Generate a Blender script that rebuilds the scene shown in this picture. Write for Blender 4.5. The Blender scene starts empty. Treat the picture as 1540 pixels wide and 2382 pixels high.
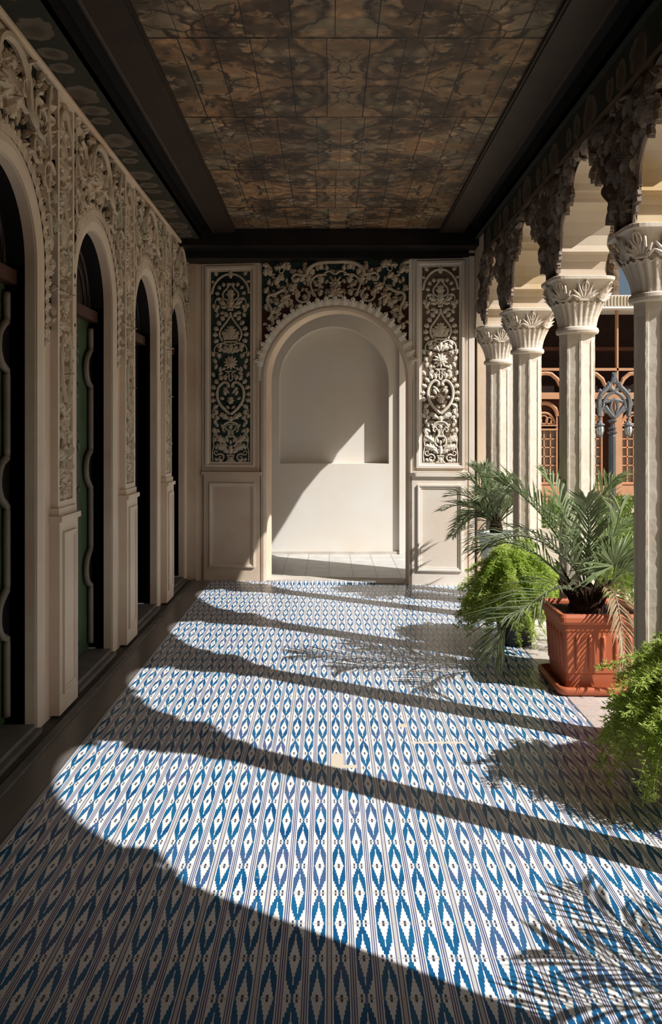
import bpy, math, random
from mathutils import Vector, Matrix
PI = math.pi
R = random.Random(7)
scn = bpy.context.scene
col = scn.collection

# ------------------------------------------------------------------ helpers
class MB:
    def __init__(s): s.v = []; s.f = []
    def add(s, vs, fs):
        o = len(s.v); s.v += [tuple(p) for p in vs]; s.f += [tuple(i + o for i in f) for f in fs]
    def box(s, x0, x1, y0, y1, z0, z1, T=None):
        vs = [(x0,y0,z0),(x1,y0,z0),(x1,y1,z0),(x0,y1,z0),(x0,y0,z1),(x1,y0,z1),(x1,y1,z1),(x0,y1,z1)]
        if T: vs = [T(*p) for p in vs]
        s.add(vs, [(0,3,2,1),(4,5,6,7),(0,1,5,4),(1,2,6,5),(2,3,7,6),(3,0,4,7)])
    def loft(s, rings, cap=True):
        n = len(rings[0]); vs = [p for r in rings for p in r]; fs = []
        for k in range(len(rings) - 1):
            for i in range(n):
                j = (i + 1) % n
                fs.append((k*n+i, k*n+j, (k+1)*n+j, (k+1)*n+i))
        if cap:
            fs.append(tuple(range(n))[::-1]); fs.append(tuple((len(rings)-1)*n + i for i in range(n)))
        s.add(vs, fs)
    def tube(s, pts, r, n=6, cap=True):
        pts = [Vector(p) for p in pts]; rings = []
        up = Vector((0.31, 0.17, 0.93)).normalized()
        for i, p in enumerate(pts):
            a = pts[max(i-1, 0)]; b = pts[min(i+1, len(pts)-1)]
            t = (b - a)
            if t.length < 1e-9: t = Vector((0,0,1))
            t.normalize()
            e = t.cross(up)
            if e.length < .05: e = t.cross(Vector((1,0,0)))
            e.normalize(); g = t.cross(e)
            rr = r[i] if isinstance(r, (list, tuple)) else r
            rings.append([p + e*math.cos(2*PI*k/n)*rr + g*math.sin(2*PI*k/n)*rr for k in range(n)])
        s.loft(rings, cap)
    def build(s, name, m, parent=None, smooth=False, loc=None, M=None):
        me = bpy.data.meshes.new(name); me.from_pydata(s.v, [], s.f); me.update()
        if m: me.materials.append(m)
        if smooth:
            for p in me.polygons: p.use_smooth = True
        o = bpy.data.objects.new(name, me); col.objects.link(o)
        if parent: o.parent = parent
        if loc: o.location = loc
        if M is not None: o.matrix_world = M
        return o

def tag(o, label=None, cat=None, group=None, kind=None):
    if label: o['label'] = label
    if cat: o['category'] = cat
    if group: o['group'] = group
    if kind: o['kind'] = kind
    return o
def struct(o): o['kind'] = 'structure'; return o
def empty(name, loc, label=None, cat=None, group=None, rot=0):
    o = bpy.data.objects.new(name, None); col.objects.link(o); o.location = loc; o.rotation_euler = (0,0,rot)
    o.empty_display_size = .1
    return tag(o, label, cat, group)
def child(mb, name, m, parent, smooth=False):
    """mesh given in world coordinates, parented to an unrotated empty"""
    l = parent.location
    mb.v = [(x-l.x, y-l.y, z-l.z) for x, y, z in mb.v]
    return mb.build(name, m, parent, smooth)
def catmull(pts, n=6):
    P = [Vector(p) for p in pts]; out = []
    for i in range(len(P)-1):
        a = P[max(i-1,0)]; b = P[i]; c = P[i+1]; d = P[min(i+2,len(P)-1)]
        for k in range(n):
            t = k/n
            out.append(.5*((2*b)+(-a+c)*t+(2*a-5*b+4*c-d)*t*t+(-a+3*b-3*c+d)*t**3))
    out.append(P[-1]); return out

# ------------------------------------------------------------------ materials
class NT:
    def __init__(s, name):
        s.m = bpy.data.materials.new(name); s.m.use_nodes = True; s.t = s.m.node_tree
        s.b = s.t.nodes['Principled BSDF']; s.L = s.t.links
        s.pos = s.t.nodes.new('ShaderNodeNewGeometry').outputs['Position']
    def inp(s, sock, v):
        if hasattr(v, 'is_output') or isinstance(v, bpy.types.NodeSocket): s.L.new(v, sock)
        else: sock.default_value = v
    def m_(s, op, a, b=None, c=None):
        n = s.t.nodes.new('ShaderNodeMath'); n.operation = op
        s.inp(n.inputs[0], a)
        if b is not None: s.inp(n.inputs[1], b)
        if c is not None: s.inp(n.inputs[2], c)
        return n.outputs[0]
    def xyz(s, v=None):
        n = s.t.nodes.new('ShaderNodeSeparateXYZ'); s.L.new(v or s.pos, n.inputs[0]); return n.outputs
    def comb(s, x, y, z):
        n = s.t.nodes.new('ShaderNodeCombineXYZ')
        for i, q in enumerate((x,y,z)): s.inp(n.inputs[i], q)
        return n.outputs[0]
    def noise(s, scale, detail=3, vec=None, rough=.55, dist=0):
        n = s.t.nodes.new('ShaderNodeTexNoise'); n.inputs['Scale'].default_value = scale
        n.inputs['Detail'].default_value = detail; n.inputs['Roughness'].default_value = rough
        n.inputs['Distortion'].default_value = dist
        s.L.new(vec or s.pos, n.inputs['Vector']); return n.outputs['Fac']
    def voro(s, scale, vec=None, feature='F1', out='Distance'):
        n = s.t.nodes.new('ShaderNodeTexVoronoi'); n.feature = feature; n.inputs['Scale'].default_value = scale
        s.L.new(vec or s.pos, n.inputs['Vector']); return n.outputs[out]
    def ramp(s, fac, stops, const=False):
        n = s.t.nodes.new('ShaderNodeValToRGB'); s.L.new(fac, n.inputs[0]); e = n.color_ramp.elements
        if const: n.color_ramp.interpolation = 'CONSTANT'
        while len(e) < len(stops): e.new(.5)
        for i, (p, c) in enumerate(stops):
            e[i].position = p; e[i].color = (*c, 1) if len(c) == 3 else c
        return n.outputs[0]
    def mix(s, f, a, b, mode='MIX'):
        n = s.t.nodes.new('ShaderNodeMix'); n.data_type = 'RGBA'; n.blend_type = mode
        s.inp(n.inputs[0], f)
        for k, q in ((6, a), (7, b)):
            if isinstance(q, tuple): q = (*q, 1) if len(q) == 3 else q
            s.inp(n.inputs[k], q)
        return n.outputs[2]
    def bump(s, h, strength=.3, dist=.01):
        n = s.t.nodes.new('ShaderNodeBump'); n.inputs['Strength'].default_value = strength
        n.inputs['Distance'].default_value = dist; s.L.new(h, n.inputs['Height'])
        s.L.new(n.outputs[0], s.b.inputs['Normal'])
    def done(s, c, rough=.7, spec=.3):
        if isinstance(c, tuple): c = (*c, 1)
        s.inp(s.b.inputs['Base Color'], c); s.inp(s.b.inputs['Roughness'], rough)
        s.b.inputs['Specular IOR Level'].default_value = spec
        return s.m

def rough_mat(name, c1, c2, scale=3, rough=.8, bump=.25, bscale=30, spec=.2, c3=None):
    t = NT(name)
    c = t.ramp(t.noise(scale, 5), [(.3, c1), (.7, c2)])
    if c3: c = t.mix(t.ramp(t.noise(scale*.6, 4), [(.52, (0,0,0)), (.68, (1,1,1))]), c, c3)
    if bump: t.bump(t.noise(bscale, 4), bump, .006)
    return t.done(c, rough, spec)

M = {}
M['plaster'] = rough_mat('aged_plaster', (.72,.58,.44), (.58,.45,.33), 2.2, .85, .3, 22, c3=(.60,.42,.31))
M['plaster_pale'] = rough_mat('pale_plaster', (.74,.63,.50), (.64,.52,.40), 2.5, .8, .25, 18, c3=(.66,.49,.38))
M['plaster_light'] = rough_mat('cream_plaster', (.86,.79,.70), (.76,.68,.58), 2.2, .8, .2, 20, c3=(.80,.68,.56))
M['recess'] = rough_mat('smooth_lime_plaster', (.69,.68,.65), (.66,.60,.52), 1.2, .85, .1, 12)
M['relief'] = rough_mat('carved_plaster', (.62,.50,.375), (.46,.37,.275), 5, .8, .3, 60, c3=(.42,.40,.31))
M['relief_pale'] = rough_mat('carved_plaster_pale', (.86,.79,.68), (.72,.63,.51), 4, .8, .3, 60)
M['relief_dark'] = rough_mat('brown_grey_carving', (.30,.24,.195), (.16,.13,.11), 8, .8, .3, 60)  # mottled dark brown-grey
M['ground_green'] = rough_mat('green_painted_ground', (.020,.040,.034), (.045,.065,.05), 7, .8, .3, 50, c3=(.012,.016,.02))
M['ground_grey'] = rough_mat('shaded_grey_green_ground', (.032,.028,.022), (.014,.017,.014), 5, .8, .3, 50)  # greenish ground taken near black as shade between the carved leaves
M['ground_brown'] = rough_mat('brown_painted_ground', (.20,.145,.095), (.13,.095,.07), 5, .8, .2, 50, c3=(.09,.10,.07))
M['stone'] = rough_mat('column_stone', (.72,.65,.56), (.60,.52,.43), 3.5, .75, .35, 25, c3=(.68,.58,.48))
M['soffit'] = rough_mat('arch_soffit_plaster', (.62,.53,.42), (.50,.41,.31), 2, .8, .2, 15, c3=(.48,.33,.14))
M['black_wood_shade'] = rough_mat('black_wood_and_shade', (.006,.005,.005), (.013,.010,.009), 4, .5, .2, 40, .3)
M['brown_wood'] = rough_mat('dark_brown_wood', (.034,.018,.011), (.018,.010,.008), 5, .5, .2, 30, .35)
M['tan_wood'] = rough_mat('tan_wood', (.17,.125,.085), (.11,.08,.055), 5, .5, .2, 30, .35)
M['red_wood'] = rough_mat('red_brown_wood', (.075,.028,.018), (.045,.020,.014), 5, .5, .2, 30, .35)
M['door_green'] = rough_mat('green_door_paint', (.07,.11,.055), (.04,.065,.035), 6, .45, .4, 25, .4)
M['door_cream'] = rough_mat('old_cream_moulding', (.24,.195,.15), (.16,.13,.10), 4, .5, .2, 25, .3)
M['terracotta'] = rough_mat('terracotta_plastic', (.46,.125,.055), (.40,.105,.045), 3, .45, .12, 30, .4)
M['soil'] = rough_mat('potting_soil', (.035,.022,.015), (.02,.013,.009), 20, .95, .6, 60)
M['white_pot'] = rough_mat('white_glazed_pot', (.72,.73,.74), (.66,.67,.68), 3, .35, .05, 20, .5)
M['black_pot'] = rough_mat('dark_plastic_pot', (.015,.015,.014), (.03,.028,.025), 3, .5, .1, 20, .4)
M['paving'] = rough_mat('pale_stone_paving', (.56,.52,.46), (.44,.40,.35), 6, .8, .3, 30)
M['court'] = rough_mat('courtyard_stone', (.58,.49,.36), (.50,.41,.29), 1.5, .85, .2, 10)
M['sill'] = rough_mat('stone_sill', (.20,.18,.155), (.13,.115,.10), 6, .6, .3, 30)
M['dark_stone'] = rough_mat('dark_border_stone', (.085,.075,.062), (.05,.045,.038), 7, .55, .3, 30)
M['iron'] = rough_mat('grey_painted_iron', (.17,.175,.185), (.11,.115,.12), 6, .5, .2, 30, .5)
M['iron_dark'] = rough_mat('dark_painted_iron', (.075,.08,.088), (.045,.05,.055), 6, .5, .2, 30, .5)
M['lamp_glass'] = rough_mat('frosted_lamp_glass', (.55,.58,.60), (.45,.48,.5), 6, .25, .0, 30, .5)
M['orange_wood'] = rough_mat('orange_brown_joinery', (.52,.285,.16), (.45,.235,.13), 2, .6, .1, 10)
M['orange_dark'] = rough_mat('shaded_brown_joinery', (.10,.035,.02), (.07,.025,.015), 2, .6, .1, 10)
M['void'] = rough_mat('dark_porch_shade', (.018,.008,.006), (.028,.012,.008), 2, .8, .1, 10)  # near-black colour stands in for shade inside the porch
M['pane'] = rough_mat('curtained_glass', (.23,.20,.17), (.30,.27,.23), .8, .2, 0, 10, .5)
M['fascia'] = rough_mat('cream_fascia', (.62,.55,.42), (.55,.48,.36), 2, .8, .1, 10)
M['white_trim'] = rough_mat('white_trim', (.75,.74,.72), (.7,.69,.67), 2, .7, .1, 10)
M['trunk'] = rough_mat('palm_trunk', (.20,.13,.08), (.09,.06,.04), 12, .9, .8, 30)
M['bulb_base'] = rough_mat('palm_crown_fibre', (.05,.025,.013), (.02,.012,.008), 25, .9, .8, 60)

def leaf_mat(name, a, b, tr=.3):
    t = NT(name)
    c = t.ramp(t.noise(6, 3), [(.3, a), (.7, b)])
    t.done(c, .5, .35)
    tn = t.t.nodes.new('ShaderNodeBsdfTranslucent'); t.L.new(c, tn.inputs[0])
    mx = t.t.nodes.new('ShaderNodeMixShader'); mx.inputs[0].default_value = tr
    t.L.new(t.b.outputs[0], mx.inputs[1]); t.L.new(tn.outputs[0], mx.inputs[2])
    t.L.new(mx.outputs[0], t.t.nodes['Material Output'].inputs[0])
    return t.m
M['frond'] = leaf_mat('date_palm_leaf', (.13,.20,.07), (.29,.34,.18), .28)
M['frond_grey'] = leaf_mat('grey_green_palm_leaf', (.12,.16,.08), (.24,.27,.16), .25)
M['frond_dry'] = leaf_mat('dry_palm_leaf', (.28,.20,.11), (.36,.27,.16), .2)
M['fern'] = leaf_mat('asparagus_fern_leaf', (.36,.50,.07), (.58,.66,.20), .4)
M['hedge'] = leaf_mat('hedge_leaf', (.12,.22,.04), (.26,.34,.07), .3)

def brick_mat():
    t = NT('yellow_brick'); x, y, z = t.xyz()
    n = t.t.nodes.new('ShaderNodeTexBrick'); t.L.new(t.comb(t.m_('ADD', x, y), z, 0.0), n.inputs['Vector'])
    n.inputs['Scale'].default_value = 1; n.inputs['Brick Width'].default_value = .22; n.inputs['Row Height'].default_value = .07
    n.inputs['Mortar Size'].default_value = .008
    n.inputs['Color1'].default_value = (.52,.38,.22,1); n.inputs['Color2'].default_value = (.44,.31,.18,1); n.inputs['Mortar'].default_value = (.22,.16,.10,1)
    t.bump(n.outputs['Fac'], -.6, .02)
    return t.done(n.outputs['Color'], .85)
M['brick'] = brick_mat()

def ikat_floor():
    """blue and white stepped-diamond tiles"""
    t = NT('blue_white_ikat_tile'); m = t.m_; x, y, z = t.xyz()
    w = .198; w3 = w/3; d2 = .3474
    cx = m('DIVIDE', x, w3); cf = m('FLOOR', cx); u = m('SUBTRACT', m('SUBTRACT', cx, cf), .5); au = m('ABSOLUTE', u)
    idx = m('FLOORED_MODULO', cf, 3.0)
    off = m('MULTIPLY', m('COMPARE', idx, 1.0, .3), .5)
    v = m('ADD', m('DIVIDE', m('SUBTRACT', y, .019), d2), off)
    fv = m('SUBTRACT', m('FRACT', v), .5); av = m('ABSOLUTE', fv)
    N = 19.
    aq = m('DIVIDE', m('FLOOR', m('ADD', m('MULTIPLY', av, N), .5)), N)
    wob = m('MULTIPLY', m('SUBTRACT', t.noise(45, 1), .5), .03)
    auw = m('ADD', au, wob)
    outer = m('MINIMUM', .325, m('ADD', .022, m('MULTIPLY', m('SUBTRACT', .5, aq), 1.22)))
    inner = m('MULTIPLY', m('SUBTRACT', 1.0, m('DIVIDE', aq, .285)), .245)
    stem = m('MULTIPLY', m('LESS_THAN', aq, .32), .025)
    inner = m('MAXIMUM', inner, stem)
    ring = m('MULTIPLY', m('LESS_THAN', auw, outer), m('GREATER_THAN', auw, inner))
    dot = m('MULTIPLY', m('LESS_THAN', au, .055), m('LESS_THAN', av, .042))
    dot2 = m('MULTIPLY', m('COMPARE', au, .19, .045), m('GREATER_THAN', av, .452))
    dot2 = m('MULTIPLY', dot2, m('LESS_THAN', av, .492))
    ln = m('MAXIMUM', m('COMPARE', au, .405, .026), m('GREATER_THAN', au, .468))
    # tile seams (wide in x every w, thin across)
    sx = m('ABSOLUTE', m('SUBTRACT', m('FRACT', m('ADD', m('DIVIDE', x, w), .5)), .5))
    seam = m('LESS_THAN', sx, .022)
    ry = m('ABSOLUTE', m('SUBTRACT', m('FRACT', m('ADD', m('DIVIDE', m('SUBTRACT', y, .019), d2/2), .5)), .5))
    seamy = m('LESS_THAN', ry, .010)
    white = t.ramp(t.noise(1.7, 4), [(.35, (.82,.81,.79)), (.75, (.74,.72,.68))])
    tile = t.comb(m('FLOOR', m('DIVIDE', x, w)), m('FLOOR', m('DIVIDE', y, d2/2)), 0.0)
    wn = t.t.nodes.new('ShaderNodeTexWhiteNoise'); wn.noise_dimensions = '2D'; t.L.new(tile, wn.inputs['Vector'])
    bf = m('ADD', m('MULTIPLY', t.noise(4.5, 4), .8), m('MULTIPLY', wn.outputs['Value'], .28))
    blue = t.ramp(bf, [(.36, (.003,.075,.21)), (.56, (.008,.13,.28)), (.76, (.085,.12,.26))])
    grey = t.ramp(t.noise(3, 3), [(.4, (.07,.08,.19)), (.6, (.15,.15,.25))])
    c = t.mix(ln, white, grey)
    c = t.mix(ring, c, blue)
    c = t.mix(m('MAXIMUM', dot, dot2), c, (.07,.07,.10))
    c = t.mix(seam, c, (.55,.54,.51)); c = t.mix(m('MULTIPLY', seamy, .85), c, (.36,.35,.33))
    # worn and chipped patches
    wear = t.ramp(t.noise(2.3, 6, rough=.7), [(.66, (0,0,0)), (.70, (1,1,1))])
    c = t.mix(m('MULTIPLY', wear, .55), c, (.55,.53,.49))
    def boxm(x0, x1, y0, y1):
        return m('MULTIPLY', m('COMPARE', x, (x0+x1)/2, (x1-x0)/2), m('COMPARE', y, (y0+y1)/2, (y1-y0)/2))
    chips = m('MAXIMUM', boxm(.008,.066,3.84,4.01), boxm(.066,.125,3.84,3.875))
    chips = m('MAXIMUM', chips, boxm(.355,.40,4.37,4.42))
    chips = m('MAXIMUM', chips, boxm(.40,.66,4.14,4.165))
    c = t.mix(chips, c, (.66,.58,.47))
    # border bands, both sides
    bd = t.ramp(t.noise(38, 3, dist=1.5), [(.40, (.40,.40,.42)), (.47, (.62,.56,.50)), (.55, (.50,.33,.28)), (.62, (.60,.57,.50))])
    bd = t.mix(m('MULTIPLY', m('LESS_THAN', x, 0.0), .78), bd, (.07,.065,.055))  # left border colour darkened to read as shaded
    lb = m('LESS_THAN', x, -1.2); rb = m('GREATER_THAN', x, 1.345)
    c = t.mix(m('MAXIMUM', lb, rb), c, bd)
    edge = m('MAXIMUM', m('COMPARE', x, -1.2, .006), m('COMPARE', x, 1.345, .005))
    c = t.mix(edge, c, (.12,.12,.12))
    t.bump(m('ADD', m('MULTIPLY', m('MAXIMUM', seam, seamy), -.4), m('MULTIPLY', t.noise(3, 3), .5)), .25, .004)
    return t.done(c, .32, .4)
M['ikat'] = ikat_floor()

def grey_tile():
    t = NT('grey_floor_tile'); m = t.m_; x, y, z = t.xyz()
    fx = m('ABSOLUTE', m('SUBTRACT', m('FRACT', m('DIVIDE', x, .25)), .5)); fy = m('ABSOLUTE', m('SUBTRACT', m('FRACT', m('DIVIDE', y, .25)), .5))
    g = m('MAXIMUM', m('GREATER_THAN', fx, .48), m('GREATER_THAN', fy, .48))
    c = t.mix(g, t.ramp(t.noise(5, 4), [(.3, (.46,.45,.43)), (.7, (.60,.59,.56))]), (.30,.29,.27))
    return t.done(c, .45)
M['grey_tile'] = grey_tile()

def painted_ceiling(name, cx=.08, panel=1.06, y0=4.22, dark=1.0, boards=True):
    """old painted boards: mirrored cartouches and foliage, worn"""
    t = NT(name); m = t.m_; x, y, z = t.xyz(); k = dark
    K = lambda c: tuple(q*k for q in c)
    ax = m('ABSOLUTE', m('SUBTRACT', x, cx))
    row = m('FLOOR', m('DIVIDE', m('SUBTRACT', y, y0), panel))
    py = m('PINGPONG', m('SUBTRACT', y, y0), panel/2)
    vec = t.comb(ax, py, m('MULTIPLY', m('FLOORED_MODULO', row, 2.0), 1.7))
    def warp(v, sc, amt):
        wn = t.t.nodes.new('ShaderNodeTexNoise'); wn.inputs['Scale'].default_value = sc; wn.inputs['Detail'].default_value = 3; t.L.new(v, wn.inputs['Vector'])
        va = t.t.nodes.new('ShaderNodeVectorMath'); va.operation = 'MULTIPLY_ADD'
        t.L.new(wn.outputs['Color'], va.inputs[0]); va.inputs[1].default_value = (amt, amt, 0); t.L.new(v, va.inputs[2]); return va.outputs[0]
    wv = warp(vec, 3.5, .30); wv2 = warp(vec, 14, .07)
    # large soft colour fields
    n1 = t.noise(2.2, 2, wv, .5); n2 = t.noise(5.5, 3, wv, .55)
    c = t.ramp(n1, [(.34, K((.16,.11,.066))), (.46, K((.27,.165,.088))), (.55, K((.20,.17,.11))), (.66, K((.31,.235,.165)))])
    c = t.mix(t.ramp(n2, [(.50, (0,0,0)), (.56, (.75,.75,.75))]), c, K((.33,.21,.12)))
    # scalloped dark foliage between cartouches
    sc = t.comb(m('MULTIPLY', ax, 1.0), m('MULTIPLY', py, 1.0), 3.3)
    d1 = t.voro(3.1, warp(sc, 9, .16), 'SMOOTH_F1'); 
    rim = t.ramp(d1, [(.36, (0,0,0)), (.40, (1,1,1)), (.47, (.25,.25,.25)), (.58, (.9,.9,.9))])
    brk = t.ramp(t.noise(9, 4, wv2, .65), [(.40, (0,0,0)), (.46, (1,1,1))])
    c = t.mix(m('MULTIPLY', m('MULTIPLY', rim, brk), .92), c, K((.022,.016,.012)))
    # cartouche outlines: thin dark lines following the cell borders
    ol = t.ramp(t.voro(4.3, wv, 'DISTANCE_TO_EDGE'), [(.012, (1,1,1)), (.035, (0,0,0))])
    ok_ = t.ramp(t.noise(3.1, 2, wv2), [(.46, (0,0,0)), (.54, (1,1,1))])
    c = t.mix(m('MULTIPLY', m('MULTIPLY', ol, ok_), .85), c, K((.018,.013,.010)))
    lb = t.ramp(t.voro(6.5, t.comb(ax, m('MULTIPLY', py, 1.7), 9.1), 'F1'), [(.10, (1,1,1)), (.17, (0,0,0))])
    c = t.mix(m('MULTIPLY', lb, .55), c, K((.42,.33,.25)))
    # small petals and highlights
    pe = t.ramp(t.voro(11, wv2, 'F1'), [(.20, (1.35,1.28,1.2)), (.34, (1,1,1)), (.55, (.78,.76,.74))])
    c = t.mix(1.0, c, pe, 'MULTIPLY')
    lf = t.ramp(t.noise(16, 4, wv, .6, 1.2), [(.56, (0,0,0)), (.62, (1,1,1))])
    c = t.mix(m('MULTIPLY', lf, .6), c, K((.05,.036,.025)))
    # wear that ignores the symmetry
    fade = t.ramp(t.noise(1.5, 5, rough=.65), [(.3, (.55,.53,.5)), (.5, (1,.98,.95)), (.72, (1.55,1.42,1.3))])
    c = t.mix(1.0, c, fade, 'MULTIPLY')
    c = t.mix(t.ramp(t.noise(2.6, 5, rough=.7), [(.60, (0,0,0)), (.70, (.6,.6,.6))]), c, K((.33,.165,.06)))
    if boards:
        rn = t.t.nodes.new('ShaderNodeTexWhiteNoise'); rn.noise_dimensions = '1D'; t.L.new(row, rn.inputs['W'])
        px_ = m('ADD', m('ADD', x, rn.outputs['Value']), m('MULTIPLY', m('SUBTRACT', t.noise(2.3, 0, t.comb(x, m('MULTIPLY', row, 3.7), 0.0)), .5), .22))
        bx = m('DIVIDE', px_, .19)
        ln = m('GREATER_THAN', m('ABSOLUTE', m('SUBTRACT', m('FRACT', bx), .5)), m('ADD', .476, m('MULTIPLY', t.noise(1.1, 2), .022)))
        rl = m('GREATER_THAN', m('ABSOLUTE', m('SUBTRACT', m('FRACT', m('DIVIDE', m('ADD', m('SUBTRACT', y, y0), m('MULTIPLY', t.noise(14, 3), .02)), panel)), .5)), m('ADD', .478, m('MULTIPLY', t.noise(7, 2), .03)))
        c = t.mix(m('MAXIMUM', ln, rl), c, (.005,.004,.003))
        tint = t.t.nodes.new('ShaderNodeTexWhiteNoise'); tint.noise_dimensions = '2D'; t.L.new(t.comb(m('FLOOR', bx), row, 0.0), tint.inputs['Vector'])
        c = t.mix(1.0, c, t.ramp(tint.outputs['Value'], [(0, (.82,.83,.84)), (1, (1.18,1.14,1.1))]), 'MULTIPLY')
        t.bump(m('MULTIPLY', m('MAXIMUM', ln, rl), -1.0), .5, .01)
    return t.done(c, .55, .3)
M['ceil'] = painted_ceiling('painted_ceiling_boards')
def strip_mat(name, left):
    t = NT(name); m = t.m_; x, y, z = t.xyz()
    a = x if left else m('SUBTRACT', x, z)
    cc = -1.34 if left else 1.42-3.235
    n = m('MULTIPLY', m('SUBTRACT', t.noise(7, 5, rough=.65), .5), 1.5)
    fy = m('SUBTRACT', m('FRACT', m('DIVIDE', y, .74)), .5)
    def oval(c0, ry, rx):
        q = m('SQRT', m('ADD', m('POWER', m('DIVIDE', m('SUBTRACT', fy, c0), ry), 2.0), m('POWER', m('DIVIDE', m('SUBTRACT', a, cc), rx), 2.0)))
        return m('ADD', q, n)
    d = m('MINIMUM', oval(-.2, .17, .10), m('MINIMUM', oval(.12, .10, .085), oval(.34, .09, .07)))
    c = t.ramp(d, [(.0, (.085,.050,.033)), (.35, (.075,.062,.045)), (.62, (.125,.105,.075)), (.86, (.14,.11,.08)), (.93, (.02,.018,.014)), (1, (.024,.028,.020))])
    c = t.mix(t.ramp(t.noise(6, 4), [(.58, (0,0,0)), (.66, (.7,.7,.7))]), c, (.04,.035,.022))
    c = t.mix(t.ramp(t.noise(3, 4), [(.60, (0,0,0)), (.72, (.6,.6,.6))]), c, (.11,.045,.022))
    return t.done(c, .55, .3)
M['ceil_strip'] = strip_mat('painted_border_left', True)
M['ceil_strip_r'] = strip_mat('painted_border_right', False)

# ------------------------------------------------------------------ relief toolkit (u, z, w) -> T
def leaf(mb, T, u, z, ang, L, W, h=.02, lobes=3, w0=0, curl=.0, tip=.0, root=.28):
    n = lobes*3
    ca, sa = math.cos(ang), math.sin(ang)
    sp = []; lo = []; ro = []; lb = []; rb = []
    for i in range(n+1):
        t = i/n
        env = (math.sin(PI*min(1, t*.93+.07))**.75)
        ph = i % 3
        env *= (.70, 1.0, .58)[ph] if 0 < i < n else root
        if i == n: env = .03
        cz = curl*L*t*t
        cu, cv = L*t, cz
        hw = W*.5*env
        hh = h*(.45+.55*math.sin(PI*t*.9+.2)) + tip*t*t
        def P(a, b, w): return T(u + a*ca - b*sa, z + a*sa + b*ca, w0 + w)
        adv = (0, .085, -.01)[ph]*L if i < n else 0
        sp.append(P(cu, cv, hh)); lo.append(P(cu+adv, cv+hw, hh*.55)); ro.append(P(cu+adv, cv-hw, hh*.55))
        lb.append(P(cu+adv, cv+hw, 0)); rb.append(P(cu+adv, cv-hw, 0))
    m = n+1; fs = []
    for i in range(n):
        fs += [(i, i+1, m+i+1, m+i), (2*m+i, 2*m+i+1, i+1, i), (m+i, m+i+1, 3*m+i+1, 3*m+i), (4*m+i, 4*m+i+1, 2*m+i+1, 2*m+i)]
    mb.add(sp+lo+ro+lb+rb, fs)
def tooth(mb, T, u, z, ang, L, W, h=.02, w0=0, lean=.01):
    """three-pointed leaf of a fringe, standing on its base line"""
    ca, sa = math.cos(ang), math.sin(ang)
    O = [(0,-.46),(.42,-.52),(.66,-.46),(.52,-.30),(.84,-.22),(.80,-.12),(1.0,0),(.80,.12),(.84,.22),(.52,.30),(.66,.46),(.42,.52),(0,.46)]
    def P(a, b, w): return T(u + a*L*ca - b*W*sa, z + a*L*sa + b*W*ca, w0 + w + lean*a)
    top = [P(a, b, h*.45) for a, b in O]; bot = [P(a, b, -w0) for a, b in O]; n = len(O)
    mb.add(top + bot + [P(.0,0,h*.8), P(.45,0,h), P(.8,0,h*.7)], [(i, i+1, n+i+1, n+i) for i in range(n-1)] +
        [(0,1,2*n+1,2*n),(1,2,3,2*n+1),(3,4,5,2*n+2,2*n+1),(5,6,2*n+2),(6,7,2*n+2),(7,8,9,2*n+1,2*n+2),(9,10,11,2*n+1),(11,12,2*n,2*n+1)])
def rtube(mb, T, pts, r, w=None, n=6, taper=False, seg=4):
    P = catmull([(a, b, 0) for a, b in pts], seg)
    w = r*.6 if w is None else w
    rr = [r*(1-.6*i/(len(P)-1)) for i in range(len(P))] if taper else r
    mb.tube([T(p[0], p[1], w) for p in P], rr, n)
def rosette(mb, T, u, z, r, h=.02, n=8, w0=0):
    for k in range(n): leaf(mb, T, u, z, 2*PI*k/n+.2, r, r*.75, h, 1, w0)
    leaf(mb, T, u-r*.25, z, 0, r*.5, r*.45, h*1.6, 1, w0)
def spiral(mb, T, u, z, r, a0, turns, hand, th, w=.008):
    pts = []
    n = int(12*turns)
    for i in range(n+1):
        t = i/n; rr = r*(1-.8*t); a = a0 + hand*2*PI*turns*t
        pts.append(T(u+rr*math.cos(a), z+rr*math.sin(a), w))
    mb.tube(pts, [th*(1-.4*i/n) for i in range(n+1)], 5)

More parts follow.
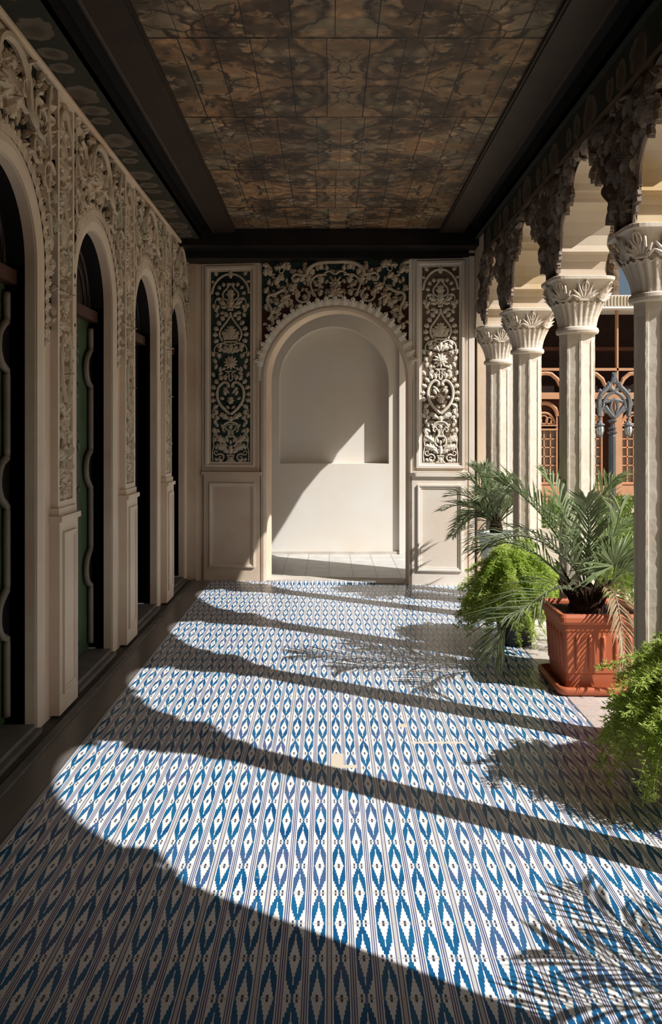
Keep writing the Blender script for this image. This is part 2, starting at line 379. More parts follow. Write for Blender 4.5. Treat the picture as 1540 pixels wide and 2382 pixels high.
def candelabra(mb, T, zs, us=1.0, zb=2190, rnd=None, hs=1.0):
    """tall symmetric arabesque; design units: dx about the axis, y downwards to zb; zs metres per unit"""
    def U(dx): return dx*zs*us
    def Z(y): return (zb-y)*zs
    rnd = rnd or random.Random(3)
    def L(dx, y, ang, ln, wd, h=.016, lobes=3, w0=0, curl=0):
        for s in ((1,-1) if dx or abs(ang-90) > 1 else (1,)):
            a = math.radians(ang if s == 1 else 180-ang)
            leaf(mb, T, U(s*dx), Z(y), a, ln*zs, wd*zs, h*hs, lobes, w0*hs, curl*s)
    def Tb(pts, r, w=None, taper=False):
        for s in (1,-1):
            rtube(mb, T, [(U(s*a), Z(b)) for a, b in pts], r*zs*.9, (w or r*zs*.7)*hs, taper=taper)
    def Sp(dx, y, r, a0, turns, th):
        for s in (1,-1):
            spiral(mb, T, U(s*dx), Z(y), r*zs, math.radians(a0 if s==1 else 180-a0), turns, s, th*zs, .01*hs)
    # top arch
    Tb([(0,243),(70,255),(140,300),(190,370),(207,440)], 14); Tb([(195,440),(225,440)], 9)
    L(0,290,90,95,70,.022); L(150,260,60,55,50); L(175,330,20,45,40)
    # small drop
    Tb([(0,340),(40,390),(85,440),(80,490),(30,520)], 10); L(0,505,90,110,100,.014)
    for dx,y,a in ((40,372,120),(75,375,80),(110,400,50),(125,450,20),(110,495,-10)): L(dx,y,a,48,46,.018)
    L(0,600,90,125,90,.024); Tb([(15,600),(55,560),(100,500),(150,495),(172,530),(160,570)], 11, taper=True)
    L(130,560,-60,60,50,.02); L(60,560,30,80,55,.02); L(40,590,10,70,45,.018); Tb([(0,612),(30,612)], 14)
    for dx,y,a in ((150,640,60),(165,690,120),(120,650,170),(185,600,80)): L(dx,y,a,55,45,.010)
    # big drop
    Tb([(0,640),(12,690),(60,755),(112,820),(122,880),(90,940)], 12)
    for dx,y,a in ((35,690,60),(70,725,50),(105,770,40),(130,820,20),(140,870,0),(130,925,-20),(100,965,-45)): L(dx,y,a,62,58,.02)
    L(0,925,90,150,150,.02,5); L(15,925,50,120,70,.018,3); L(60,930,75,60,50,.014); Tb([(0,945),(75,945)], 11)
    L(0,1060,90,105,75,.022); L(10,1070,55,110,60,.02); L(30,1050,20,80,50,.02)
    Tb([(30,975),(90,960),(150,975),(182,1020),(172,1060),(145,1055)], 11, taper=True); L(140,1060,-90,45,45,.018); L(95,1000,-50,60,50,.02)
    # flower
    for s in (1,):
        rosette(mb, T, U(0), Z(1160), 78*zs, .022*hs, 11); rosette(mb, T, U(0), Z(1165), 42*zs, .03*hs, 7)
    L(50,1215,-20,55,35,.016); Tb([(0,1250),(62,1250)], 9); Sp(38,1285,26,90,1.1,8); Tb([(12,1290),(20,1320),(5,1355)], 9)
    for dx,y,a in ((130,1120,100),(160,1170,60),(110,1200,-80),(175,1230,110),(140,1290,150),(185,1100,70),(180,1310,60)): L(dx,y,a,60,48,.010)
    # heart
    Tb([(22,1405),(30,1375),(75,1365),(130,1410),(150,1480),(135,1560),(80,1635),(5,1695)], 17)
    Sp(28,1400,18,180,1,8)
    for dx,y,a in ((55,1345,75),(95,1345,60),(135,1380,45),(160,1430,25),(172,1490,5),(165,1545,-10),(140,1600,-30)): L(dx,y,a,62,58,.02)
    L(50,1500,60,60,45,.02); L(0,1590,90,80,85,.024,3); L(15,1480,45,70,35,.018); L(35,1440,20,50,40,.016); L(10,1640,40,50,35,.02); L(70,1540,20,50,40,.018); rosette(mb, T, 0, Z(1560), 36*zs, .028*hs, 6)
    Tb([(10,1700),(60,1640),(120,1600),(180,1620),(200,1670),(175,1705)], 12, taper=True)
    L(150,1650,-70,60,55,.02); L(20,1745,30,110,70,.022); L(0,1775,90,60,80,.022); L(70,1690,-20,60,55,.02); L(180,1640,-110,50,40,.02)
    # vase
    Tb([(0,1778),(50,1785),(98,1835)], 11); Tb([(0,1800),(45,1808),(80,1850)], 7)
    for dx in (30, 60, 88): L(dx,1790+dx*.35,75-dx*.3,30,30,.014)
    L(0,1850,90,45,60,.016); Sp(62,1850,28,-90,1.1,9); Tb([(38,1850),(22,1885),(35,1925)], 10); Tb([(12,1850),(8,1885),(12,1925)], 7)
    Tb([(0,1925),(45,1930),(66,1965),(60,2005),(35,2025)], 13); L(28,1990,70,60,40,.022); L(0,2010,90,50,35,.022)
    L(60,1990,35,130,85,.024,4); L(40,2050,15,130,90,.024,4); L(0,2110,90,100,70,.026); L(20,2100,40,95,60,.024)
    Tb([(0,2120),(42,2120)], 9); Tb([(32,2130),(20,2160),(45,2185)], 10); Tb([(0,2185),(55,2187)], 10); L(0,2190,90,60,70,.02)
    Sp(110,2145,42,60,1.2,10); L(90,2185,30,60,50,.018); Sp(160,2090,32,200,1.1,8)
    Tb([(200,2180),(205,2100),(190,2020),(198,1950),(175,1890)], 7); L(190,1890,95,60,55,.018); L(190,1980,120,50,50,.016); L(165,2060,100,50,50,.016); L(180,2150,-140,45,45,.016)
    for dx,y,a in ((150,1760,80),(180,1800,100),(140,1830,60),(165,1870,-80),(120,1880,30),(120,1740,20),(190,1740,70)): L(dx,y,a,55,45,.012)

# ------------------------------------------------------------------ dimensions
XL = -1.46; XR = 1.42; XO = 1.71; XC = 1.565      # left wall, arcade inner and outer face, column axis
ZS = 3.33; ZB = 3.39; ZF = 3.43                   # ceiling levels
AL = math.atan(.35/2.88)
Y0 = 8.573
BW = Matrix.Translation((0, Y0, 0)) @ Matrix.Rotation(-AL, 4, 'Z')   # back wall frame: x along the wall, -y towards the room
def TL(u, z, w): return (XL + w, u, z)
def TB_(u, z, w): return (u, -w, z)
UL, UR = XL/math.cos(AL) - .03, 1.42/math.cos(AL)

def arch_front(mb, T, u0, u1, z0, z1, uc, r, zs, d, n=28, back=False, jamb_to=None):
    """wall face between u0..u1, z0..z1 with an arched hole from jamb_to; reveal of depth d"""
    zj = z0 if jamb_to is None else jamb_to
    pts = [(uc - r, zj)] + [(uc - r*math.cos(PI*i/n), zs + r*math.sin(PI*i/n)) for i in range(n+1)] + [(uc + r, zj)]
    for w, flip in ((0, False), (-d, True)) if back else ((0, False),):
        q = []
        q.append([(u0,z0),(uc-r,z0),(uc-r,z1),(u0,z1)]); q.append([(uc+r,z0),(u1,z0),(u1,z1),(uc+r,z1)])
        if zj > z0: q.append([(uc-r,z0),(uc+r,z0),(uc+r,zj),(uc-r,zj)])
        for i in range(1, n+1):
            a, b = pts[i], pts[i+1]; q.append([a, b, (b[0], z1), (a[0], z1)])
        for k in q:
            k = [T(a, b, w) for a, b in k]
            mb.add(k[::-1] if flip else k, [(0,1,2,3)])
    for i in range(len(pts)-1):
        a, b = pts[i], pts[i+1]
        mb.add([T(a[0],a[1],0), T(b[0],b[1],0), T(b[0],b[1],-d), T(a[0],a[1],-d)], [(0,3,2,1)])
    if zj > z0: mb.add([T(uc-r,zj,0), T(uc+r,zj,0), T(uc+r,zj,-d), T(uc-r,zj,-d)], [(0,1,2,3)])
def band(mb, T, uc, r0, r1, zs, zb, w0, w1, n=36):
    """raised moulding following an arched opening down to zb"""
    def path(r): return [(uc-r, zb)] + [(uc-r*math.cos(PI*i/n), zs+r*math.sin(PI*i/n)) for i in range(n+1)] + [(uc+r, zb)]
    A, B, C = path(r0), path((r0+r1)/2), path(r1)
    for i in range(len(A)-1):
        for (P, pw), (Q, qw) in (((A, w0*.0), (A, w0)), ((A, w0), (B, w1)), ((B, w1), (C, w1*.8)), ((C, w1*.8), (C, 0))):
            mb.add([T(*P[i], pw), T(*P[i+1], pw), T(*Q[i+1], qw), T(*Q[i], qw)], [(0,1,2,3)])
def frame(mb, T, u0, u1, z0, z1, t, w, w2=None):
    """rectangular moulded frame, bevelled"""
    w2 = w*.4 if w2 is None else w2
    o = [(u0,z0),(u1,z0),(u1,z1),(u0,z1)]
    def ins(k): return [(u0+k,z0+k),(u1-k,z0+k),(u1-k,z1-k),(u0+k,z1-k)]
    rings = [(o,0),(o,w),(ins(t*.45),w),(ins(t*.6),w2),(ins(t),w2),(ins(t),0)]
    for (P, a), (Q, b) in zip(rings[:-1], rings[1:]):
        for i in range(4):
            j = (i+1) % 4
            mb.add([T(*P[i],a), T(*P[j],a), T(*Q[j],b), T(*Q[i],b)], [(0,1,2,3)])

# ------------------------------------------------------------------ floor and ground
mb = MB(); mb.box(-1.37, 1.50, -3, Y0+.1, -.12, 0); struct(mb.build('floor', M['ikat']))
mb = MB(); mb.box(-1.62, 1.50, Y0+.1, 10.9, -.12, -.002); struct(mb.build('floor', M['grey_tile']))
mb = MB(); mb.box(1.50, 2.25, -3, 11, -1.1, -.004); struct(mb.build('floor', M['paving']))
mb = MB(); mb.box(-1.62, -1.37, -3, 8.75, -.12, .004)
struct(mb.build('trim_1', M['dark_stone']))
mb = MB()
mb.box(-1.385, -1.345, -3, 8.7, 0, .012); struct(mb.build('trim_2', M['sill']))
mb = MB(); mb.box(2.25, 60, -40, 60, -1.3, -1.1); mb.box(-40, 2.25, 11, 60, -1.3, -1.1); struct(mb.build('ground', M['court']))

# ------------------------------------------------------------------ left wall
bays = [(3.855, .41), (5.345, .41), (6.835, .41), (8.25, .36)]
ZSP = 2.33
mb = MB(); edges = [3.11, 4.60, 6.09, 7.55, 8.80]
mb.add([TL(-3,0,0), TL(edges[0],0,0), TL(edges[0],3.45,0), TL(-3,3.45,0)], [(0,1,2,3)])
for (c, r), a, b in zip(bays, edges[:-1], edges[1:]):
    arch_front(mb, TL, a, b, 0, 3.45, c, r, ZSP if r > .4 else 2.37, .05)
mb.box(-2.0, -1.9, -3, 8.8, -.1, 3.45)
mb.box(-1.9, XL, -3.1, -3, 0, 3.45); mb.box(-1.9, XL-.005, -2.9, 3.40, 0, 3.3)
struct(mb.build('wall_left', M['plaster']))
# reveals and doors
for i, (c, r) in enumerate(bays):
    zs = ZSP if r > .4 else 2.37
    d = empty('door_%d' % (i+1), (XL-.15, c, 0)); struct(d)
    m = MB(); n = 24
    pts = [(c-r, .06)] + [(c-r*math.cos(PI*k/n), zs+r*math.sin(PI*k/n)) for k in range(n+1)] + [(c+r, .06)]
    for k in range(len(pts)-1):
        a, b = pts[k], pts[k+1]
        m.add([TL(*a,-.05), TL(*b,-.05), TL(*b,-.155), TL(*a,-.155)], [(0,3,2,1)])
    # outer side lining, thickness away from the opening
    m.box(XL-.155, XL-.052, c+r, c+r+.03, .06, zs); m.box(XL-.155, XL-.052, c-r-.03, c-r, .06, zs)
    child(m, 'door_frame', M['black_wood_shade'], d)
    m = MB(); xd = XL-.15
    m.box(xd-.03, xd, c-r-.02, c+r+.02, .06, zs+r+.02)
    child(m, 'door_leaf', M['door_green'] if i < 2 else M['black_wood_shade'], d)
    if i < 2:
        for s in (-1, 1):
            ue = c + s*(r-.001); ui = c + s*(r-.035)
            prof = []; zz = .10
            while zz < zs-.12:
                off = 0
                for zc in (.60, 1.26, 1.92):
                    if abs(zz-zc) < .11: off = max(off, math.sqrt(.11**2-(zz-zc)**2))
                prof.append((ui - s*off*1.0, zz)); zz += .012
            m = MB()
            for k in range(len(prof)-1):
                a, b = prof[k], prof[k+1]; x1 = xd+.022
                m.add([(x1,ue,a[1]),(x1,a[0],a[1]),(x1,b[0],b[1]),(x1,ue,b[1]),(xd,a[0],a[1]),(xd,b[0],b[1])], [(0,1,2,3),(1,4,5,2)])
            child(m, 'door_stile', M['black_wood_shade'], d)
            m = MB(); m.tube([(xd+.022, a, z) for a, z in prof[::2]], .019, 8)
            child(m, 'scalloped_moulding', M['door_cream'], d, True)
        m = MB(); T2 = lambda u, z, w, xd=xd: (xd+w, u, z)
        rr = random.Random(5+i)
        for k in range(64):
            leaf(m, T2, c+(-1)**k*.10+rr.uniform(-.07,.07), .2+k*.031, rr.uniform(0,6.28), .07, .05, .014, 2)
        child(m, 'carved_door_ornament', M['door_green'], d)
    m = MB(); m.box(xd, xd+.06, c-r, c+r, zs-.10, zs-.03); child(m, 'transom', M['red_wood'], d)
    m = MB()
    for rr_, tk in ((r-.06,.012),(r-.16,.01)):
        m.tube([(xd+.015, c-rr_*math.cos(PI*k/20), zs+rr_*math.sin(PI*k/20)) for k in range(21)], tk, 6)
    m.box(xd-.002, xd+.008, c-r, c+r, zs-.02, zs+r*.98)
    child(m, 'tympanum', M['brown_wood'] if i < 2 else M['black_wood_shade'], d)
    m = MB(); m.box(XL-.17, XL-.0, c-r, c+r, 0, .05); m.box(XL-.0, XL+.03, c-r-.02, c+r+.02, 0, .028)
    child(m, 'door_sill', M['sill'], d)

# arch surrounds with carved spandrels
names = ['nearest doorway at the left edge', 'second doorway with the green door', 'third doorway', 'last doorway before the end wall']
def scatter(mb, T, ok, u0, u1, z0, z1, n, rnd, L=(.05,.09), h=(.02,.045), mirror=None, mind=.032, down=None, wf=(.6,.95)):
    pts = []
    tries = 0
    while len(pts) < n and tries < n*30:
        tries += 1
        u = rnd.uniform(u0, u1); z = rnd.uniform(z0, z1)
        if not ok(u, z) or any((u-a)**2+(z-b)**2 < mind*mind for a, b in pts): continue
        a = rnd.uniform(0, 2*PI) if down is None else math.radians(rnd.gauss(-90, down))
        l = rnd.uniform(*L)
        if down is not None and rnd.random() > .05 and not ok(u+.9*l*math.cos(a), z+.9*l*math.sin(a)): continue
        pts.append((u, z)); hh = rnd.uniform(*h); lb = rnd.choice((2,3,3,4)); cu = rnd.uniform(-.3,.3)
        leaf(mb, T, u, z, a, l, l*rnd.uniform(*wf), hh, lb, 0, cu, rnd.uniform(0,.02))
        if mirror is not None: leaf(mb, T, 2*mirror-u, z, PI-a, l, l*.8, hh, lb, 0, -cu)
proto = None
for i, (c, r) in enumerate(bays):
    zs = ZSP if r > .4 else 2.37
    t = empty('carved_arch_surround', (XL, c, 2.0), 'plaster arch surround with leafy carved spandrels over the ' + names[i], 'plasterwork', 'arch surrounds on the left wall')
    u1 = {0:4.50,1:5.99,2:7.46,3:8.72}[i]; u0 = {0:3.27,1:4.80,2:6.27,3:7.76}[i]
    m = MB()
    r2 = r+.10
    band(m, TL, c, r+.004, r2, zs, .03, .010, .022); child(m, 'arch_band', M['plaster_pale'], t, True)
    m = MB(); k = 0
    def lf(u, z, a, s=1): tooth(m, TL, u, z, a, .085*s, .078*s, .018, .012, .012)
    nn = 23
    for k in range(nn+1):
        a = PI*k/nn; lf(c-(r2-.012)*math.cos(a), zs+(r2-.012)*math.sin(a), PI-a)
    for k in range(1, 7):
        for s in (-1, 1): lf(c+s*(r2-.012), zs-.062*k, 0 if s > 0 else PI, 1-.06*k)
    child(m, 'leaf_fringe', M['relief'], t)
    m = MB(); rnd = random.Random(20)
    ok = lambda u, z: (math.hypot(u-c, z-zs) > r2+.075 if z > zs else abs(u-c) > r2+.06)
    scatter(m, TL, ok, c, u1-.02, zs-.25, 3.27, 115, rnd, L=(.06,.12), h=(.022,.05), mirror=c, mind=.040, wf=(.35,.62))
    if u0 > 0:
        m.v = m.v
    for s in (-1, 1):
        for (du, z, rr, a0, tn) in ((.40,3.05,.13,90,1.3),(.18,3.10,.11,200,1.2),(.50,2.78,.10,30,1.3),(.34,2.87,.07,120,1.1)):
            spiral(m, TL, c+s*du, z, rr, math.radians(a0 if s > 0 else 180-a0), tn, s, .016, .035)
    for s in (-1, 1):
        rtube(m, TL, [(c,3.26),(c+s*.10,3.24),(c+s*.19,3.16),(c+s*.22,3.02),(c+s*.30,2.98)], .022, .04)
        rtube(m, TL, [(c+s*.55,3.27),(c+s*.5,3.1),(c+s*.54,2.9),(c+s*.5,2.7),(c+s*.55,2.5)], .016, .03)
    for k in range(5): leaf(m, TL, c, 2.98, math.radians(30+30*k), .17, .09, .05, 3, .01)
    rosette(m, TL, c, 3.0, .07, .06, 8)
    # keep the carving between the neighbouring strips
    m.v = [(x, min(max(y, u0), u1), z) for x, y, z in m.v]
    child(m, 'carved_spandrel', M['relief'], t)
    m = MB()
    m.add([TL(u0,zs-.3,.004), TL(c-r2,zs-.3,.004), TL(c-r2,zs,.004), TL(u0,zs,.004)], [(0,1,2,3)])
    m.add([TL(c+r2,zs-.3,.004), TL(u1,zs-.3,.004), TL(u1,zs,.004), TL(c+r2,zs,.004)], [(0,1,2,3)])
    N_ = 24
    P = [(c-r2*math.cos(PI*k/N_), zs+r2*math.sin(PI*k/N_)) for k in range(N_+1)]
    for a, b in zip(P[:-1], P[1:]): m.add([TL(*a,.004), TL(*b,.004), TL(b[0],3.30,.004), TL(a[0],3.30,.004)], [(0,1,2,3)])
    for a, b in ((u0, c-r2), (c+r2, u1)): m.add([TL(a,zs,.004), TL(b,zs,.004), TL(b,3.3,.004), TL(a,3.3,.004)], [(0,1,2,3)])
    child(m, 'spandrel_ground', M['ground_grey'], t)

# pilasters between the doors
for i, y in enumerate((3.01, 4.50, 5.99, 7.46)):
    lab = ['plaster pilaster with a carved vertical strip, left of the nearest doorway', 'plaster pilaster with carved strip between the first and second doorways',
           'plaster pilaster with carved strip between the second and third doorways', 'plaster pilaster with carved strip between the third and last doorways'][i]
    if i == 0: continue
    t = empty('wall_pilaster', (XL, y+.14, 0), lab, 'pilaster', 'pilasters on the left wall')
    m = MB(); y1 = y+.29; xf = XL+.04
    m.box(XL, xf, y, y+.028, 1.10, 3.30); m.box(XL, xf, y1-.03, y1, 1.10, 3.30); m.box(XL, XL+.012, y+.028, y1-.03, 1.10, 3.30)
    m.box(XL, xf, y+.028, y1-.03, 1.10, 1.135); m.box(XL, xf, y+.028, y1-.03, 3.27, 3.30)
    child(m, 'pilaster_frame', M['plaster_pale'], t)
    m = MB(); ysc = 2.13/1980.; T3 = lambda u, z, w, yy=(y+y1)/2: (XL+.010+w*1.25, yy+u, 1.135+z)
    candelabra(m, T3, ysc, us=.232/(430*ysc), hs=1.5)
    m.v = [(x, min(max(yv, y+.026), y1-.028), z) for x, yv, z in m.v]
    child(m, 'carved_strip', M['relief'], t)
    m = MB()
    m.box(XL, XL+.055, y-.02, y1+.015, .02, 1.03); m.box(XL, XL+.07, y-.03, y1+.025, 1.03, 1.06); m.box(XL, XL+.05, y-.015, y1+.01, 1.06, 1.10)
    frame(m, lambda u, z, w: (XL+.055+w, u, z), y+.03, y1-.03, .12, .97, .03, .012)
    child(m, 'dado_block', M['plaster_pale'], t)
# cornice strip at wall top
mb = MB()
mb.box(XL, XL+.05, 2.9, 8.75, 3.30, ZS); mb.tube([(XL+.045, 2.9, 3.305), (XL+.045, 8.72, 3.305)], .018, 8)
struct(mb.build('trim_3', M['plaster']))

# ------------------------------------------------------------------ back wall with archway
UC, RA, ZA = .062, .695, 2.015
mb = MB()
arch_front(mb, TB_, UL, UR, 0, 3.45, UC, RA, ZA, .26, 40, back=True)
mb.add([TB_(UL,3.45,0), TB_(UR,3.45,0), TB_(UR,3.45,-.26), TB_(UL,3.45,-.26)], [(0,1,2,3)])
mb.add([TB_(UR,0,0), TB_(UR,3.45,0), TB_(UR,3.45,-.26), TB_(UR,0,-.26)], [(0,3,2,1)])
struct(mb.build('wall_back', M['plaster'], M=BW))
def bwchild(mb, name, m, t, smooth=False):
    return mb.build(name, m, t, smooth)
def bwthing(name, label, cat, group=None):
    t = empty(name, (0, Y0, 0), label, cat, group, -AL); return t
# arched moulding around the opening
t = bwthing('carved_archway_surround', 'tall round archway surround with carved leaf spandrels and coloured ground on the end wall', 'plasterwork')
m = MB(); band(m, TB_, UC, RA+.002, RA+.055, ZA, 0.0, .022, .03, 48); bwchild(m, 'arch_moulding', M['plaster_pale'], t, True)
m = MB()
band(m, TB_, UC, RA+.052, RA+.085, ZA, ZA+.16, .018, .02, 48)
for k in range(25):
    a = math.radians(14 + 152*k/24)
    tooth(m, TB_, UC-(RA+.05)*math.cos(a), ZA+(RA+.05)*math.sin(a), PI-a, .105, .088, .02, .014, .02)
bwchild(m, 'leaf_fringe', M['relief_pale'], t)
ub0, ub1 = UC-.75, UC+.75
zt = 3.205
m = MB(); P = [(UC-(RA+.05)*math.cos(PI*k/36), ZA+(RA+.05)*math.sin(PI*k/36)) for k in range(37)]
for a, b in zip(P[:-1], P[1:]): m.add([TB_(*a,.004), TB_(*b,.004), TB_(b[0],zt,.004), TB_(a[0],zt,.004)], [(0,1,2,3)])
def spandrel_ground():
    q = NT('teal_and_crimson_ground'); tc = q.t.nodes.new('ShaderNodeTexCoord'); x, y, z = q.xyz(tc.outputs['Object'])
    mm = q.m_
    dx = mm('ABSOLUTE', mm('SUBTRACT', x, UC))
    rr = mm('SQRT', mm('ADD', mm('POWER', dx, 2.0), mm('POWER', mm('SUBTRACT', z, ZA-.15), 2.0)))
    rr = mm('ADD', rr, mm('MULTIPLY', mm('SUBTRACT', q.noise(6, 2), .5), .12))
    red = q.ramp(q.noise(8, 4), [(.3, (.075,.020,.016)), (.7, (.035,.016,.014))])
    teal = q.ramp(q.noise(8, 4), [(.3, (.012,.040,.042)), (.7, (.03,.045,.032))])
    return q.done(q.mix(mm('GREATER_THAN', rr, 1.12), red, teal), .8)
bwchild(m, 'painted_ground', spandrel_ground(), t)
m = MB()
px = .00429
def S(pts): # pixels about the axis -> wall coordinates
    return [(UC + a*px, 1.5 + (1005-b)*px) for a, b in pts]
for s in (-1, 1):
    def SS(pts): return S([(s*a, b) for a, b in pts])
    rtube(m, TB_, SS([(0,611),(25,611),(48,616),(64,628),(67,641)]), .020, .03)
    rtube(m, TB_, SS([(67,641),(80,640),(93,638),(100,646),(96,656)]), .015, .028)
    rtube(m, TB_, SS([(120,672),(140,682),(156,686),(160,698),(152,716),(150,730),(158,742)]), .016, .028)
    rtube(m, TB_, SS([(20,640),(44,642),(58,660),(50,684)]), .012, .024)
    rtube(m, TB_, SS([(70,672),(60,690),(72,702),(88,698),(92,684)]), .012, .024)
    rtube(m, TB_, SS([(100,700),(118,690),(128,700)]), .012, .024)
    rtube(m, TB_, SS([(0,640),(14,632),(30,640)]), .010, .024)
    for a, b, an, l in ((150,640,60,22),(130,622,140,20),(155,618,20,18),(110,628,80,20),(158,665,-60,18),(120,650,40,20),(140,662,100,20),(112,668,200,20),
                        (82,655,120,20),(90,672,30,22),(60,660,80,22),(50,640,60,20),(36,628,100,18),(76,640,50,18),(105,685,-20,22),(120,700,-40,20),(140,712,-60,20),
                        (30,660,70,22),(38,690,110,18),(66,700,60,18),(84,690,60,20),(110,706,45,18),(130,725,20,18),(148,748,80,18),(156,770,90,18),(98,655,150,18),
                        (165,640,90,18),(145,600+20,180,18),(120,612,-150,16),(20,612+20,90,14),(146,700,200,16),(163,720,90,16)):
        u, z = S([(s*a, b)])[0]; an = math.radians(an if s > 0 else 180-an)
        leaf(m, TB_, u, z, an, l*px, l*px*.85, .032, 3, .006, 0, .01)
    spiral(m, TB_, *S([(s*128, 628)])[0], .05, 0 if s > 0 else PI, 1.2, s, .011, .02)
for k in range(7): leaf(m, TB_, UC, 1.5+(1005-685)*px, math.radians(-15+35*k), .085, .055, .04, 3, .012)
rosette(m, TB_, UC, 1.5+(1005-660)*px, .07, .04, 9)
rnd = random.Random(4)
okb = lambda u, z: math.hypot(u-UC, z-ZA) > RA+.15 and z < 3.16
scatter(m, TB_, okb, UC+.03, ub1-.06, ZA+.35, 3.17, 85, rnd, L=(.04,.075), h=(.012,.03), mirror=UC, mind=.045)
m.v = [(min(max(x, ub0+.005), ub1-.005), y, z) for x, y, z in m.v]
bwchild(m, 'carved_foliage', M['relief'], t)

# flanking carved panels with dado panels
def flank(u0, u1, label, ground, relief, fm):
    t = bwthing('carved_wall_panel', label, 'panel', 'tall carved panels on the end wall')
    uc = (u0+u1)/2
    m = MB(); frame(m, TB_, u0, u1, 1.145, 3.175, .055, .03, .014)
    frame(m, TB_, u0-.035, u1+.035, 1.105, 3.205, .03, .014); bwchild(m, 'panel_frame', fm, t)
    m = MB(); w = u1-u0-.11
    m.box(u0+.05, u1-.05, -.006, .0, 1.195, 3.125); bwchild(m, 'painted_ground', ground, t)
    m = MB(); zs_ = 1.93/1980
    T4 = lambda u, z, w_: (uc+u, -.004-w_, 1.198+z)
    candelabra(m, T4, zs_, us=w/(430*zs_)*.97); bwchild(m, 'carved_arabesque', relief, t)
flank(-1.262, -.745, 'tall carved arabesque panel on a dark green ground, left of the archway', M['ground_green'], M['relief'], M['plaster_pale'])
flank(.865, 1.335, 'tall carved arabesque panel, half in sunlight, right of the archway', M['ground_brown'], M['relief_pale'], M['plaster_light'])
for u0, u1, lab in ((-1.275, -.70, 'plain plaster dado panel under the green carved panel'), (.818, 1.36, 'plain plaster dado panel under the sunlit carved panel, beside the palms')):
    t = bwthing('dado_panel', lab, 'panel', 'dado panels of the end wall')
    m = MB(); m.box(u0, u1, -.03, 0, .0, 1.065); m.box(u0-.02, u1+.02, -.05, 0, 1.065, 1.10)
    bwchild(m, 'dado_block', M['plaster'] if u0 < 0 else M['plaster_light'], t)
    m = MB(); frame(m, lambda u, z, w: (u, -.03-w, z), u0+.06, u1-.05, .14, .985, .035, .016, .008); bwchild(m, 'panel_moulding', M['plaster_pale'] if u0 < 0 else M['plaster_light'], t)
# left corner strip and top moulding
mb = MB(); mb.box(UL+.03, -1.345, -.045, 0, 0, 3.3); mb.box(-1.345, -1.31, -.02, 0, 0, 3.3); mb.box(UL, -.72, -.012, 0, 3.19, 3.207); struct(mb.build('trim_4', M['plaster'], M=BW))
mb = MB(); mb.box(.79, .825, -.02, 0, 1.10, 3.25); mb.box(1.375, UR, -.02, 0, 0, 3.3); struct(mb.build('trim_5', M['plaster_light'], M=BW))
mb = MB(); mb.box(UL, UR, -.03, 0, 3.215, 3.24); struct(mb.build('trim_6', M['brown_wood'], M=BW))

# room beyond the archway: plain wall with an arched niche
YR = 10.6
def TR_(u, z, w): return (u, YR - w, z)
mb = MB()
mb.add([TR_(-1.9,0,0), TR_(2.3,0,0), TR_(2.3,1.11,0), TR_(-1.9,1.11,0)], [(0,1,2,3)])
arch_front(mb, TR_, -1.9, 2.3, 1.11, 3.5, .06, .675, 2.125, .19, 40)
mb.add([TR_(-.64,1.11,0), TR_(.76,1.11,0), TR_(.76,1.11,-.19), TR_(-.64,1.11,-.19)], [(0,1,2,3)])
mb.box(-.7, .82, YR+.19, YR+.25, 1.05, 2.9)
mb.box(-1.9, 2.3, YR+.2, YR+.3, -.1, 3.5)
mb.box(.86, .93, YR-.05, YR, 0, 2.6)
struct(mb.build('wall_far', M['recess']))
mb = MB(); mb.box(-1.75, -1.62, Y0+.3, YR, 0, 3.4); struct(mb.build('wall_side', M['recess']))
mb = MB(); mb.box(-1.62, 1.6, YR-.03, YR, -.002, .03); struct(mb.build('baseboard_far', M['paving']))
# threshold strip of patterned tile
mb = MB(); mb.box(-.63, .75, -.02, .27, -.01, .012); struct(mb.build('trim_7', M['paving'], M=BW))
mb = MB(); mb.box(-.56, .46, 8.48, 8.60, 0, .014); struct(mb.build('trim_8', M['ikat']))

# ------------------------------------------------------------------ ceiling
mb = MB(); mb.box(-.90, 1.06, -3, 8.42, ZF, ZF+.04)
struct(mb.build('ceiling', M['ceil']))
mb = MB(); mb.box(XL-.1, -1.215, -3, 8.9, ZS, ZS+.03)
mb.box(-1.9, XL-.1, -3, 11.1, ZS+.1, ZS+.13)
struct(mb.build('ceiling_border', M['ceil_strip']))
mb = MB(); mb.box(1.365, 1.72, -3, 11.1, ZS, ZS+.03)
struct(mb.build('ceiling_border', M['ceil_strip_r']))
mb = MB()
mb.box(-1.225, -1.215, -3, 8.6, ZS, ZF+.05); mb.box(1.365, 1.375, -3, 8.6, ZS, ZF+.05)
mb.box(-1.22, -1.09, -3, 8.6, ZF+.03, ZF+.06); mb.box(1.25, 1.37, -3, 8.6, ZF+.03, ZF+.06)  # risers and groove linings coloured black to stand for deep shade
mb.box(XL+.05, 1.42, 8.40, 8.76, 3.20, ZF+.06); mb.box(XL+.05, 1.42, 8.15, 8.40, 3.27, ZF+.05)
mb.box(-2, 1.72, 8.4, 11.1, ZF+.06, ZF+.1)
struct(mb.build('trim_9', M['black_wood_shade']))
for k, (a, b) in enumerate(((-1.10, -.90), (1.06, 1.26))):
    mb = MB(); mb.box(a, b, -3, 8.36, ZB, ZF+.02)
    e = a if a < 0 else b
    mb.tube([(e, -3, ZB+.004), (e, 8.36, ZB+.004)], .014, 8)
    g = b if a < 0 else a
    mb.box(g-.012, g+.012, -3, 8.36, ZB+.012, ZF+.01)
    struct(mb.build('trim_%d' % (10+k), M['brown_wood']))
mb = MB(); mb.box(-2.1, 1.9, -3.2, 11.2, 3.56, 3.8)
struct(mb.build('roof', M['court']))
